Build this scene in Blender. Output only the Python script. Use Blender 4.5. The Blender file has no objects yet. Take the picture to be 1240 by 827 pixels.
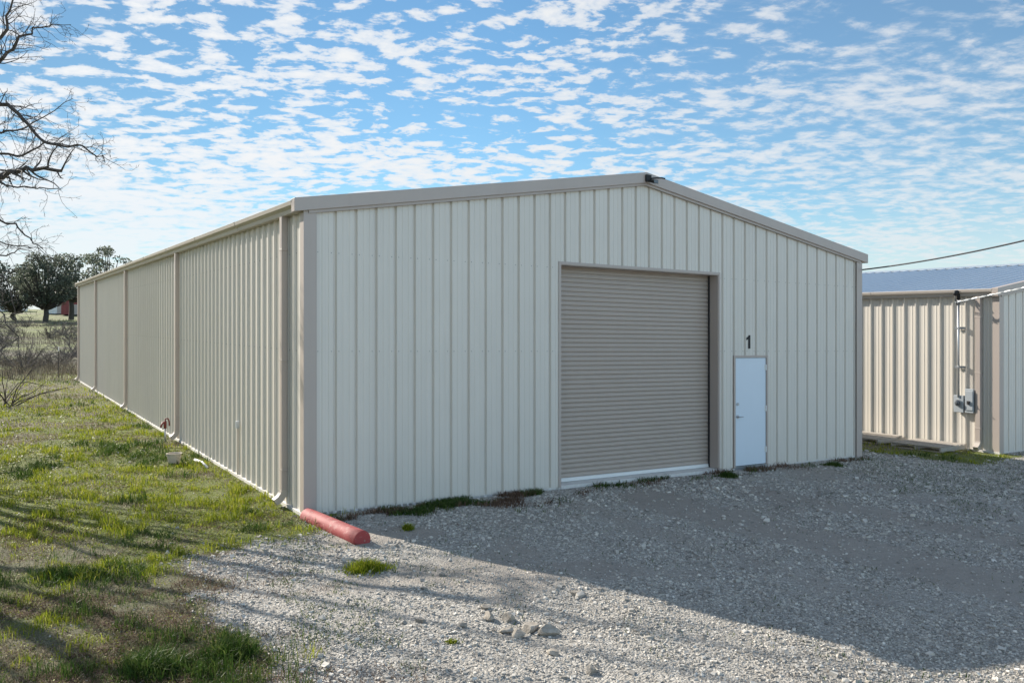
import bpy, math, random
import numpy as np

random.seed(7)
rng = np.random.default_rng(7)
S = bpy.context.scene
COL = S.collection
R = math.radians

# ------------------------------------------------------------------ site
GRADE = 0.0163                       # the yard falls gently to the east


def vnoise(x, y, seed=0):
    x = np.asarray(x, float); y = np.asarray(y, float)
    xi = np.floor(x).astype(np.int64); yi = np.floor(y).astype(np.int64)
    fx = x - xi; fy = y - yi
    fx = fx * fx * (3 - 2 * fx); fy = fy * fy * (3 - 2 * fy)

    def h(a, b):
        n = (a * 374761393 + b * 668265263 + seed * 974634777) & 0xFFFFFFFF
        n = ((n ^ (n >> 13)) * 1274126177) & 0xFFFFFFFF
        n = n ^ (n >> 16)
        return (n & 0xFFFF) / 65535.0
    return (h(xi, yi) * (1 - fx) + h(xi + 1, yi) * fx) * (1 - fy) + \
           (h(xi, yi + 1) * (1 - fx) + h(xi + 1, yi + 1) * fx) * fy


def fbm(x, y, seed=0, oct=4):
    a = 0.5; t = 0; n = 0
    for i in range(oct):
        t = t + a * vnoise(x * 2 ** i, y * 2 ** i, seed + i * 17); n += a; a *= 0.5
    return t / n


def sstep(a, b, x):
    t = np.clip((np.asarray(x, float) - a) / (b - a), 0, 1)
    return t * t * (3 - 2 * t)


def grade(x, y):
    return -GRADE * np.clip(x, -60, 40)


THETA = R(32.4)
CT, ST = math.cos(THETA), math.sin(THETA)
C1 = (-2.83, 11.52); W1, L1 = 12.19, 30.48
C2 = (10.87, 18.78); W2, L2 = 12.19, 18.3


def to_local(C, x, y):
    dx = np.asarray(x, float) - C[0]; dy = np.asarray(y, float) - C[1]
    return dx * CT + dy * ST, -dx * ST + dy * CT


def to_world(C, t, s):
    return C[0] + t * CT - s * ST, C[1] + t * ST + s * CT


def inside(C, W, L, x, y, m=0.0):
    t, s = to_local(C, x, y)
    return (t > -m) & (t < W + m) & (s > -m) & (s < L + m)


def gz(x, y):
    x = np.asarray(x, float); y = np.asarray(y, float)
    z = grade(x, y)
    d = np.clip(y - 42, 0, 170)
    z = z + 0.0375 * d * sstep(0, 40, d) + 0.02 * np.clip(y - 212, 0, 400)
    z = z + (fbm(x * 0.8, y * 0.8, 3, 3) - 0.5) * 0.10 * sstep(1.5, 4, near_wall(x, y))
    z = z + (fbm(x * 3.1, y * 3.1, 5, 2) - 0.5) * 0.035 * sstep(0.2, 1.2, near_wall(x, y))
    z = z + (fbm(x * 0.07, y * 0.07, 9, 2) - 0.5) * 1.2 * sstep(45, 80, y)
    return z - 0.012


def near_wall(x, y):
    out = None
    for C, W, L in ((C1, W1, L1), (C2, W2, L2)):
        t, s = to_local(C, x, y)
        dx = np.maximum(np.maximum(-t, t - W), 0); dy = np.maximum(np.maximum(-s, s - L), 0)
        d = np.hypot(dx, dy)
        out = d if out is None else np.minimum(out, d)
    return out


# ground cover masks (what grows or lies where)
def gravel_mask(x, y):
    x = np.asarray(x, float); y = np.asarray(y, float)
    xb = np.interp(y, [0, 5, 6, 7.2, 8.8, 10, 11.2, 12], [-1.0, -1.4, -1.8, -2.5, -3.45, -3.2, -2.75, -2.6])
    xb = xb + (fbm(x * 1.3, y * 1.3, 21, 3) - 0.5) * 1.6
    g = sstep(-0.35, 0.55, x - xb)
    t2, s2 = to_local(C2, x, y)
    n = (fbm(x * 1.1, y * 1.1, 31, 3) - 0.5) * 1.4
    strip = sstep(-2.6, -2.0, t2 + n * 0.5) * (1 - sstep(0.1, 0.3, t2)) * sstep(-0.9, -0.2, s2 + n * 0.4)
    t1, s1 = to_local(C1, x, y)
    between = sstep(12.0, 12.4, t1) * sstep(0.1, 1.0, s1 + n * 0.6)
    g = g * (1 - np.maximum(strip, between) * 0.95)
    g = g * (1 - sstep(24, 27, y))
    return g


def dirt_mask(x, y):
    """wheel tracks and bare compacted patches in the gravel"""
    x = np.asarray(x, float); y = np.asarray(y, float)
    def line(ax, ay, bx, by, w):
        dx, dy = bx - ax, by - ay
        l2 = dx * dx + dy * dy
        k = np.clip(((x - ax) * dx + (y - ay) * dy) / l2, 0, 1)
        d = np.hypot(x - ax - k * dx, y - ay - k * dy) + (fbm(x * 1.5, y * 1.5, 41, 3) - 0.5) * 0.5
        return 1 - sstep(w * 0.5, w, d)
    m = line(2.2, 13.2, 5.9, 7.6, 0.80)
    m = np.maximum(m, line(4.1, 13.9, 8.4, 7.9, 0.55) * 0.85)
    m = np.maximum(m, line(0.9, 12.6, 3.6, 8.3, 0.40) * 0.55)
    m = np.maximum(m, line(6.4, 13.6, 10.5, 8.6, 0.45) * 0.6)
    m = np.maximum(m, sstep(0.60, 0.78, fbm(x * 0.55, y * 0.55, 47, 3)) * 0.75)
    m = np.maximum(m, line(-1.3, 10.7, -1.9, 10.2, 0.55))
    return m


def green_mask(x, y):
    """how lush the grass is"""
    x = np.asarray(x, float); y = np.asarray(y, float)
    n = fbm(x * 0.75, y * 0.75, 51, 4)
    band = sstep(9.4, 10.8, y) * (1 - sstep(16.0, 19.5, y))
    a = sstep(0.42 - 0.24 * band, 0.60 - 0.10 * band, n)
    a = a * (1 - 0.45 * sstep(18, 26, y)) * (1 - 0.45 * (1 - sstep(8.0, 10.0, y)))
    return a


# ------------------------------------------------------------------ helpers
class MB:
    def __init__(s):
        s.v = []; s.f = []; s.m = []

    def face(s, idx, m=0):
        s.f.append(tuple(idx)); s.m.append(m)

    def box(s, x0, x1, y0, y1, z0, z1, m=0):
        b = len(s.v)
        s.v += [(x0, y0, z0), (x1, y0, z0), (x1, y1, z0), (x0, y1, z0),
                (x0, y0, z1), (x1, y0, z1), (x1, y1, z1), (x0, y1, z1)]
        for q in ((0, 3, 2, 1), (4, 5, 6, 7), (0, 1, 5, 4), (1, 2, 6, 5), (2, 3, 7, 6), (3, 0, 4, 7)):
            s.face([b + i for i in q], m)

    def loft(s, rings, closed=True, cap=True, m=0):
        """rings: list of lists of 3d points with the same count"""
        n = len(rings[0]); b = len(s.v)
        for r in rings: s.v += [tuple(p) for p in r]
        for i in range(len(rings) - 1):
            for j in range(n if closed else n - 1):
                k = (j + 1) % n
                s.face((b + i * n + j, b + i * n + k, b + (i + 1) * n + k, b + (i + 1) * n + j), m)
        if cap and closed:
            s.face([b + j for j in range(n)][::-1], m)
            e = b + (len(rings) - 1) * n
            s.face([e + j for j in range(n)], m)

    def tube(s, path, rad, n=6, m=0, cap=True):
        P = [np.array(p, float) for p in path]
        if not hasattr(rad, '__len__'): rad = [rad] * len(P)
        rings = []
        up = None
        for i, p in enumerate(P):
            d = P[min(i + 1, len(P) - 1)] - P[max(i - 1, 0)]
            d /= (np.linalg.norm(d) + 1e-9)
            if up is None:
                a = np.array((0, 0, 1.0)) if abs(d[2]) < 0.9 else np.array((1.0, 0, 0))
                up = np.cross(d, a)
            up = up - d * np.dot(up, d); up /= (np.linalg.norm(up) + 1e-9)
            w = np.cross(d, up)
            rings.append([p + rad[i] * (math.cos(2 * math.pi * k / n) * up + math.sin(2 * math.pi * k / n) * w) for k in range(n)])
        s.loft(rings, True, cap, m)

    def lathe(s, prof, n=20, c=(0, 0, 0), m=0):
        """prof: (r,z) list"""
        rings = [[(c[0] + r * math.cos(2 * math.pi * k / n), c[1] + r * math.sin(2 * math.pi * k / n), c[2] + z) for k in range(n)] for r, z in prof]
        s.loft(rings, True, True, m)

    def build(s, name, mats, parent=None, site=None, smooth=False, loc=None, rotz=0.0, bevel=0):
        me = bpy.data.meshes.new(name)
        V = np.array(s.v, float)
        if site is not None:
            wx, wy = to_world(site, V[:, 0], V[:, 1])
            V[:, 2] += grade(wx, wy) - grade(site[0], site[1])
        me.from_pydata([tuple(p) for p in V], [], s.f)
        if not isinstance(mats, (list, tuple)): mats = [mats]
        for m in mats: me.materials.append(m)
        if len(mats) > 1: me.polygons.foreach_set('material_index', s.m)
        if smooth: me.polygons.foreach_set('use_smooth', [True] * len(s.f))
        me.update()
        o = bpy.data.objects.new(name, me); COL.objects.link(o)
        if parent is not None: o.parent = parent
        if loc is not None: o.location = loc
        o.rotation_euler.z = rotz
        if bevel:
            b = o.modifiers.new('bevel', 'BEVEL'); b.width = bevel; b.segments = 2; b.limit_method = 'ANGLE'
        return o


def np_mesh(name, V, F, mats, parent=None, attrs=None, smooth=False, link=True):
    me = bpy.data.meshes.new(name)
    V = np.ascontiguousarray(V, np.float32); F = np.ascontiguousarray(F, np.int32)
    k = F.shape[1]
    me.vertices.add(len(V)); me.vertices.foreach_set('co', V.ravel())
    me.loops.add(F.size); me.loops.foreach_set('vertex_index', F.ravel())
    me.polygons.add(len(F)); me.polygons.foreach_set('loop_start', np.arange(len(F), dtype=np.int32) * k)
    me.polygons.foreach_set('use_smooth', np.full(len(F), smooth))
    for m in (mats if isinstance(mats, (list, tuple)) else [mats]): me.materials.append(m)
    for an, av in (attrs or {}).items():
        a = me.attributes.new(an, 'FLOAT', 'POINT'); a.data.foreach_set('value', np.ascontiguousarray(av, np.float32))
    me.update(calc_edges=True); me.validate()
    o = bpy.data.objects.new(name, me)
    if link: COL.objects.link(o)
    if parent is not None: o.parent = parent
    return o


def tag(o, label=None, cat=None, group=None, kind=None):
    if label: o['label'] = label
    if cat: o['category'] = cat
    if group: o['group'] = group
    if kind: o['kind'] = kind
    return o


def empty(name, loc, label, cat, group=None, rotz=0.0):
    o = bpy.data.objects.new(name, None); COL.objects.link(o)
    o.location = loc; o.rotation_euler.z = rotz; o.empty_display_size = 0.3
    return tag(o, label, cat, group)


def copy_tree(o, parent=None):
    c = o.copy(); COL.objects.link(c); c.parent = parent
    for ch in list(o.children): copy_tree(ch, c)
    return c


# ------------------------------------------------------------------ materials
class NT:
    def __init__(s, name):
        s.mat = bpy.data.materials.new(name); s.mat.use_nodes = True
        s.t = s.mat.node_tree; s.b = s.t.nodes['Principled BSDF']

    def n(s, typ, ins=None, **kw):
        x = s.t.nodes.new(typ)
        for k, v in kw.items(): setattr(x, k, v)
        for k, v in (ins or {}).items():
            if hasattr(v, 'is_output') or isinstance(v, bpy.types.NodeSocket): s.t.links.new(v, x.inputs[k])
            else: x.inputs[k].default_value = v
        return x

    def link(s, a, b): s.t.links.new(a, b)

    def noise(s, vec, scale, detail=3, rough=0.55):
        return s.n('ShaderNodeTexNoise', {'Vector': vec, 'Scale': scale, 'Detail': detail, 'Roughness': rough}).outputs['Fac']

    def ramp(s, fac, pts):
        r = s.n('ShaderNodeValToRGB', {'Fac': fac}); e = r.color_ramp.elements
        while len(e) < len(pts): e.new(0.5)
        for el, (p, c) in zip(e, pts):
            el.position = p; el.color = (*c, 1) if len(c) == 3 else c
        return r.outputs['Color']

    def mix(s, f, a, b, mode='MIX'):
        x = s.n('ShaderNodeMix', data_type='RGBA', blend_type=mode)
        for i, v in ((0, f), (6, a), (7, b)):
            if isinstance(v, bpy.types.NodeSocket): s.t.links.new(v, x.inputs[i])
            elif i == 0: x.inputs[i].default_value = v
            else: x.inputs[i].default_value = (*v, 1) if len(v) == 3 else v
        return x.outputs[2]

    def math(s, op, a, b=None, clamp=False):
        x = s.n('ShaderNodeMath', operation=op, use_clamp=clamp)
        for i, v in ((0, a), (1, b)):
            if v is None: continue
            if isinstance(v, bpy.types.NodeSocket): s.t.links.new(v, x.inputs[i])
            else: x.inputs[i].default_value = v
        return x.outputs[0]

    def bump(s, h, dist=0.01, strength=1.0, prev=None):
        ins = {'Height': h, 'Distance': dist, 'Strength': strength}
        if prev is not None: ins['Normal'] = prev
        return s.n('ShaderNodeBump', ins).outputs['Normal']

    def set(s, **kw):
        for k, v in kw.items():
            k = k.replace('_', ' ')
            if isinstance(v, bpy.types.NodeSocket): s.link(v, s.b.inputs[k])
            else: s.b.inputs[k].default_value = v if not isinstance(v, tuple) else ((*v, 1) if len(v) == 3 else v)
        return s.mat

    @property
    def pos(s): return s.n('ShaderNodeTexCoord').outputs['Object']


def painted_metal(name, col, rough=0.42, var=0.06, metallic=0.0, wave=0.004):
    m = NT(name); p = m.pos
    mp = m.n('ShaderNodeMapping', {'Vector': p, 'Scale': (1.0, 1.0, 0.12)}).outputs[0]
    streak = m.noise(mp, 9, 4, 0.6)
    blot = m.noise(p, 1.3, 4, 0.6)
    spk = m.noise(p, 70, 2, 0.6)
    c = m.mix(m.math('MULTIPLY', streak, 0.5), tuple(x * (1 + var) for x in col), tuple(x * (1 - 2.2 * var) for x in col))
    c = m.mix(m.math('MULTIPLY', blot, 0.35), c, (col[0] * 0.86, col[1] * 0.84, col[2] * 0.80))
    c = m.mix(m.ramp(spk, [(0.70, (0, 0, 0)), (0.80, (0.35, 0.35, 0.35))]), c, tuple(x * 0.6 for x in col))
    rg = m.math('ADD', m.math('MULTIPLY', blot, 0.18), rough - 0.08)
    nb = m.bump(m.noise(m.n('ShaderNodeMapping', {'Vector': p, 'Scale': (1.0, 1.0, 0.5)}).outputs[0], 2.2, 2, 0.5), 0.02, wave * 14)
    return m.set(Base_Color=c, Roughness=rg, Metallic=metallic, Normal=nb)


def plain(name, col, rough=0.6, var=0.15, scale=25, metallic=0.0, bump=0.0):
    m = NT(name); p = m.pos
    n = m.noise(p, scale, 4, 0.6)
    c = m.mix(n, tuple(min(1, x * (1 + var)) for x in col), tuple(x * (1 - var) for x in col))
    kw = dict(Base_Color=c, Roughness=rough, Metallic=metallic)
    if bump: kw['Normal'] = m.bump(n, bump, 0.7)
    return m.set(**kw)


M = {}
M['wall'] = painted_metal('light_stone_paint', (0.635, 0.595, 0.53), 0.42, 0.08)
_w = NT.__new__(NT); _w.mat = M['wall']; _w.t = M['wall'].node_tree; _w.b = _w.t.nodes['Principled BSDF']
_sp = _w.n('ShaderNodeSeparateXYZ', {0: _w.pos})
_cell = _w.math('ADD', _w.math('FLOOR', _w.math('DIVIDE', _w.math('SUBTRACT', _sp.outputs[0], 0.02), 0.9144)), _w.math('MULTIPLY', _w.math('FLOOR', _w.math('DIVIDE', _w.math('SUBTRACT', _sp.outputs[1], 0.05), 0.9144)), 17.0))
_wn = _w.n('ShaderNodeTexWhiteNoise', {'W': _cell}, noise_dimensions='1D').outputs['Value']
_old = _w.b.inputs['Base Color'].links[0].from_socket
_w.link(_w.mix(_w.math('MULTIPLY', _wn, 0.09), _old, (0.42, 0.41, 0.37)), _w.b.inputs['Base Color'])
M['trim'] = painted_metal('taupe_trim_paint', (0.42, 0.36, 0.32), 0.40)
M['gutter'] = painted_metal('tan_gutter_paint', (0.45, 0.40, 0.35), 0.38)
M['curtain'] = painted_metal('taupe_door_paint', (0.40, 0.335, 0.285), 0.45, 0.05)
M['roof'] = painted_metal('bare_zinc_roof', (0.50, 0.55, 0.60), 0.40, 0.05, 0.6)
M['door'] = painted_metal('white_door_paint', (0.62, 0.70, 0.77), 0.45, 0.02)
M['white_metal'] = painted_metal('white_metal', (0.72, 0.72, 0.70), 0.4, 0.04)
M['steel'] = plain('grey_steel', (0.42, 0.44, 0.46), 0.38, 0.1, 40, 0.7)
M['box_grey'] = plain('grey_enamel', (0.36, 0.39, 0.41), 0.45, 0.08, 20)
M['screw'] = plain('screw_zinc', (0.20, 0.20, 0.19), 0.5, 0.1, 30, 0.4)
M['black'] = plain('black_plastic', (0.012, 0.012, 0.013), 0.7, 0.2, 30)
M['dark'] = plain('dark_interior', (0.03, 0.03, 0.03), 0.9)
M['concrete'] = plain('concrete', (0.62, 0.60, 0.56), 0.85, 0.2, 18, 0, 0.004)
M['glass'] = NT('lens_glass').set(Base_Color=(0.10, 0.11, 0.12), Roughness=0.08)
M['cable'] = plain('black_cable', (0.03, 0.03, 0.035), 0.5)
M['alu_cable'] = plain('bare_aluminium_cable', (0.62, 0.62, 0.60), 0.4, 0.1, 60, 0.3)


def mk_red():
    m = NT('worn_red_paint'); p = m.pos
    n = m.noise(p, 9, 5, 0.65)
    c = m.mix(m.noise(p, 3, 3), (0.27, 0.032, 0.034), (0.33, 0.055, 0.052))
    n3 = m.noise(m.n('ShaderNodeMapping', {'Vector': p, 'Scale': (0.5, 1, 1)}).outputs[0], 26, 6, 0.75)
    c = m.mix(m.ramp(n, [(0.54, (0, 0, 0)), (0.62, (0.8, 0.8, 0.8))]), c, (0.40, 0.16, 0.145))
    c = m.mix(m.ramp(n3, [(0.60, (0, 0, 0)), (0.66, (0.9, 0.9, 0.9))]), c, (0.30, 0.24, 0.20))
    c = m.mix(m.ramp(n3, [(0.28, (0.8, 0.8, 0.8)), (0.36, (0, 0, 0))]), c, (0.16, 0.05, 0.04))
    return m.set(Base_Color=c, Roughness=0.7, Normal=m.bump(n3, 0.006, 0.6))


M['red'] = mk_red()
M['red_iron'] = plain('red_iron', (0.16, 0.025, 0.02), 0.5, 0.2)
M['barn_red'] = plain('faded_barn_red', (0.22, 0.055, 0.05), 0.7, 0.15, 3)


def mk_wood():
    m = NT('weathered_wood'); p = m.pos
    mp = m.n('ShaderNodeMapping', {'Vector': p, 'Scale': (14, 1.2, 14)}).outputs[0]
    n = m.noise(mp, 3, 5, 0.7)
    r = m.n('ShaderNodeNewGeometry').outputs['Random Per Island']
    c = m.ramp(n, [(0.25, (0.20, 0.18, 0.15)), (0.75, (0.52, 0.48, 0.43))])
    c = m.mix(r, c, m.mix(0.5, c, (0.42, 0.35, 0.27)))
    return m.set(Base_Color=c, Roughness=0.85, Normal=m.bump(n, 0.004, 0.7))


M['wood'] = mk_wood()


def mk_bark(name, a, b):
    m = NT(name); p = m.pos
    mp = m.n('ShaderNodeMapping', {'Vector': p, 'Scale': (1, 1, 0.3)}).outputs[0]
    n = m.noise(mp, 22, 5, 0.7)
    return m.set(Base_Color=m.ramp(n, [(0.3, a), (0.75, b)]), Roughness=0.9, Normal=m.bump(n, 0.02, 0.8))


M['bark'] = mk_bark('mesquite_bark', (0.035, 0.028, 0.024), (0.12, 0.10, 0.088))
M['oak_bark'] = mk_bark('oak_bark', (0.03, 0.026, 0.022), (0.09, 0.078, 0.066))
M['twig'] = mk_bark('grey_twig', (0.09, 0.075, 0.062), (0.20, 0.17, 0.145))


def mk_leaf(name, pts, rough=0.5, trans=0.25):
    m = NT(name)
    r = m.n('ShaderNodeNewGeometry').outputs['Random Per Island']
    c = m.ramp(r, pts)
    c = m.mix(m.math('MULTIPLY', m.noise(m.pos, 1.2, 3), 0.5), c, m.mix(1.0, c, (0.6, 0.62, 0.6), 'MULTIPLY'))
    m.set(Base_Color=c, Roughness=rough)
    m.b.inputs['Specular IOR Level'].default_value = 0.12
    t = m.n('ShaderNodeBsdfTranslucent', {'Color': c})
    x = m.n('ShaderNodeMixShader', {0: trans, 1: m.b.outputs[0], 2: t.outputs[0]})
    m.link(x.outputs[0], m.t.nodes['Material Output'].inputs['Surface'])
    return m.mat


M['oak_leaf'] = mk_leaf('live_oak_leaf', [(0, (0.075, 0.09, 0.07)), (0.6, (0.12, 0.14, 0.105)), (1, (0.19, 0.205, 0.165))], 0.5, 0.55)
M['cedar_leaf'] = mk_leaf('grey_green_leaf', [(0, (0.05, 0.06, 0.042)), (1, (0.14, 0.145, 0.11))])
M['grass'] = mk_leaf('grass_blade', [(0, (0.09, 0.14, 0.010)), (0.4, (0.21, 0.26, 0.015)), (0.8, (0.36, 0.38, 0.03)), (1, (0.42, 0.38, 0.11))], 0.5, 0.42)
M['deep_grass'] = mk_leaf('deep_green_blade', [(0, (0.028, 0.060, 0.010)), (0.6, (0.06, 0.115, 0.02)), (1, (0.15, 0.18, 0.05))], 0.5, 0.35)
M['dry'] = mk_leaf('dry_grass_blade', [(0, (0.13, 0.10, 0.07)), (0.5, (0.27, 0.22, 0.14)), (1, (0.43, 0.37, 0.25))], 0.75, 0.3)
M['scrub'] = mk_leaf('dry_scrub_stem', [(0, (0.10, 0.085, 0.065)), (0.6, (0.21, 0.18, 0.14)), (1, (0.30, 0.27, 0.20))], 0.85, 0.2)
M['weed_dead'] = mk_leaf('dead_weed', [(0, (0.09, 0.05, 0.035)), (1, (0.24, 0.16, 0.11))], 0.8, 0.2)


def mk_stone(name, lo, hi):
    m = NT(name)
    r = m.n('ShaderNodeNewGeometry').outputs['Random Per Island']
    n = m.noise(m.pos, 60, 3, 0.6)
    c = m.ramp(r, [(0, lo), (0.5, tuple((a + b) / 2 for a, b in zip(lo, hi))), (0.9, hi), (1, tuple(min(0.8, x * 1.2) for x in hi))])
    c = m.mix(m.math('MULTIPLY', n, 0.5), c, m.mix(1.0, c, (0.62, 0.58, 0.52), 'MULTIPLY'))
    return m.set(Base_Color=c, Roughness=0.85)


M['stone'] = mk_stone('crushed_limestone', (0.22, 0.207, 0.186), (0.61, 0.575, 0.515))
M['rock'] = NT('limestone_rock')
_m = M['rock']; _n = _m.noise(_m.pos, 12, 5, 0.65)
M['rock'] = _m.set(Base_Color=_m.ramp(_n, [(0.3, (0.18, 0.155, 0.125)), (0.7, (0.44, 0.395, 0.33))]), Roughness=0.9, Normal=_m.bump(_n, 0.02, 0.8))


def mk_ground():
    m = NT('yard_ground'); p = m.pos
    at = lambda k: m.n('ShaderNodeAttribute', attribute_name=k).outputs['Fac']
    g, d, gr, fld = at('gravel'), at('dirt'), at('green'), at('field')
    # --- gravel: small pale stones of several sizes
    v1 = m.n('ShaderNodeTexVoronoi', {'Vector': p, 'Scale': 42.0, 'Randomness': 1.0})
    v2 = m.n('ShaderNodeTexVoronoi', {'Vector': p, 'Scale': 95.0, 'Randomness': 1.0})
    cv = m.n('ShaderNodeSeparateColor', {'Color': v1.outputs['Color']}).outputs[0]
    cv2 = m.n('ShaderNodeSeparateColor', {'Color': v2.outputs['Color']}).outputs[1]
    s1 = m.ramp(cv, [(0, (0.17, 0.158, 0.138)), (0.5, (0.35, 0.33, 0.295)), (1, (0.55, 0.52, 0.465))])
    s2 = m.ramp(cv2, [(0, (0.17, 0.155, 0.135)), (0.5, (0.33, 0.31, 0.27)), (1, (0.48, 0.45, 0.40))])
    big = m.noise(p, 1.1, 4, 0.6)
    sel = m.ramp(m.noise(p, 14, 3, 0.6), [(0.45, (0, 0, 0)), (0.55, (1, 1, 1))])
    gc = m.mix(sel, s1, s2)
    gc = m.mix(m.ramp(big, [(0.35, (0, 0, 0)), (0.75, (0.5, 0.5, 0.5))]), gc, (0.26, 0.235, 0.20))
    fine = m.noise(p, 160, 3, 0.7)
    dc = m.ramp(m.noise(p, 7, 6, 0.7), [(0.25, (0.19, 0.16, 0.13)), (0.75, (0.33, 0.29, 0.245))])
    dc = m.mix(m.math('MULTIPLY', fine, 0.6), dc, (0.36, 0.335, 0.30))
    dsel = m.ramp(m.math('ADD', d, m.math('MULTIPLY', m.math('SUBTRACT', m.noise(p, 6, 5, 0.7), 0.5), 0.9)), [(0.35, (0, 0, 0)), (0.75, (0.8, 0.8, 0.8))])
    gc = m.mix(dsel, gc, dc)
    # --- soil with moss, thatch and low green
    so = m.ramp(m.noise(p, 5, 6, 0.7), [(0.25, (0.06, 0.05, 0.035)), (0.5, (0.12, 0.105, 0.07)), (0.62, (0.11, 0.115, 0.06)), (0.8, (0.24, 0.215, 0.15))])
    so = m.mix(m.ramp(m.noise(p, 38, 4, 0.7), [(0.50, (0, 0, 0)), (0.62, (0.8, 0.8, 0.8))]), so, (0.30, 0.26, 0.185))
    lg = m.ramp(m.noise(p, 26, 5, 0.75), [(0.3, (0.05, 0.075, 0.012)), (0.7, (0.20, 0.23, 0.035))])
    gsel = m.ramp(m.math('ADD', gr, m.math('MULTIPLY', m.math('SUBTRACT', m.noise(p, 9, 5, 0.75), 0.5), 1.3)), [(0.10, (0.20, 0.20, 0.20)), (0.65, (0.9, 0.9, 0.9))])
    so = m.mix(gsel, so, lg)
    # --- far field: streaks of dry scrub and green
    mp = m.n('ShaderNodeMapping', {'Vector': p, 'Scale': (0.35, 1.0, 1)}).outputs[0]
    fc = m.ramp(m.noise(mp, 0.24, 6, 0.65), [(0.30, (0.10, 0.085, 0.065)), (0.42, (0.13, 0.118, 0.075)), (0.50, (0.15, 0.18, 0.045)), (0.72, (0.27, 0.30, 0.075))])
    fc = m.mix(m.math('MULTIPLY', m.noise(p, 3, 5, 0.7), 0.45), fc, (0.11, 0.09, 0.065))
    so = m.mix(fld, so, fc)
    gs = m.math('ADD', g, m.math('MULTIPLY', m.math('SUBTRACT', m.noise(p, 11, 5, 0.75), 0.5), 1.1))
    gsl = m.ramp(gs, [(0.40, (0, 0, 0)), (0.60, (1, 1, 1))])
    c = m.mix(gsl, so, gc)
    h1 = m.math('MULTIPLY', m.math('SUBTRACT', 1.0, v1.outputs['Distance']), 1.0)
    h = m.math('ADD', h1, m.math('MULTIPLY', m.math('SUBTRACT', 1.0, v2.outputs['Distance']), 0.4))
    hs = m.math('ADD', m.math('MULTIPLY', m.noise(p, 55, 5, 0.75), 2.0), m.math('MULTIPLY', m.noise(p, 11, 4, 0.7), 5.0))
    hm = m.n('ShaderNodeMix', {0: gsl, 2: hs, 3: h}).outputs[0]
    nb = m.bump(hm, 0.016, 0.9)
    return m.set(Base_Color=c, Roughness=0.95, Normal=nb)


M['ground'] = mk_ground()

# ------------------------------------------------------------------ ground
def axis(lo, hi, f0, f1, step):
    mid = list(np.arange(f0, f1 + 1e-6, step))
    a = []; x = f0; d = step
    while x > lo: d = min(d * 1.16, 60); x -= d; a.append(max(x, lo))
    b = []; x = mid[-1]; d = step
    while x < hi: d = min(d * 1.16, 60); x += d; b.append(min(x, hi))
    return np.array(a[::-1] + mid + b)


gx = axis(-600, 600, -22, 16, 0.11); gy = axis(-60, 900, 3.5, 26, 0.11)
GX, GY = np.meshgrid(gx, gy)
fx, fy = GX.ravel(), GY.ravel()
V = np.stack([fx, fy, gz(fx, fy)], 1)
nx, ny = len(gx), len(gy)
I = (np.arange(ny - 1)[:, None] * nx + np.arange(nx - 1)[None, :]).ravel()
F = np.stack([I, I + 1, I + nx + 1, I + nx], 1)
gr = np_mesh('ground', V, F, M['ground'], attrs={'gravel': gravel_mask(fx, fy), 'dirt': dirt_mask(fx, fy),
             'green': green_mask(fx, fy), 'field': sstep(34, 46, fy)}, smooth=True)
tag(gr, kind='structure')

# ------------------------------------------------------------------ metal buildings
PITCH = 0.3048


def panel_profile(x0, x1, flip=1, phase=0.0, extra=()):
    """trapezoidal ribs 305 mm apart with two low stiffening ribs between; returns [(x, out)]"""
    H = 0.036
    one = [(0.0, 0), (0.018, H), (0.040, H), (0.058, 0), (0.118, 0), (0.126, 0.005), (0.142, 0.005), (0.150, 0),
           (0.212, 0), (0.220, 0.005), (0.236, 0.005), (0.244, 0)]
    pts = []
    k = math.floor((x0 - phase) / PITCH) - 1
    while phase + k * PITCH < x1:
        pts += [(phase + k * PITCH + a, b) for a, b in one]; k += 1
    xs = np.array([p[0] for p in pts]); os_ = np.array([p[1] for p in pts])
    keep = [(x0, float(np.interp(x0, xs, os_)))] + [(a, b) for a, b in pts if x0 + 1e-4 < a < x1 - 1e-4] + [(x1, float(np.interp(x1, xs, os_)))]
    for e in extra:
        if x0 < e < x1: keep.append((e, float(np.interp(e, xs, os_))))
    keep.sort()
    return keep


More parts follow.
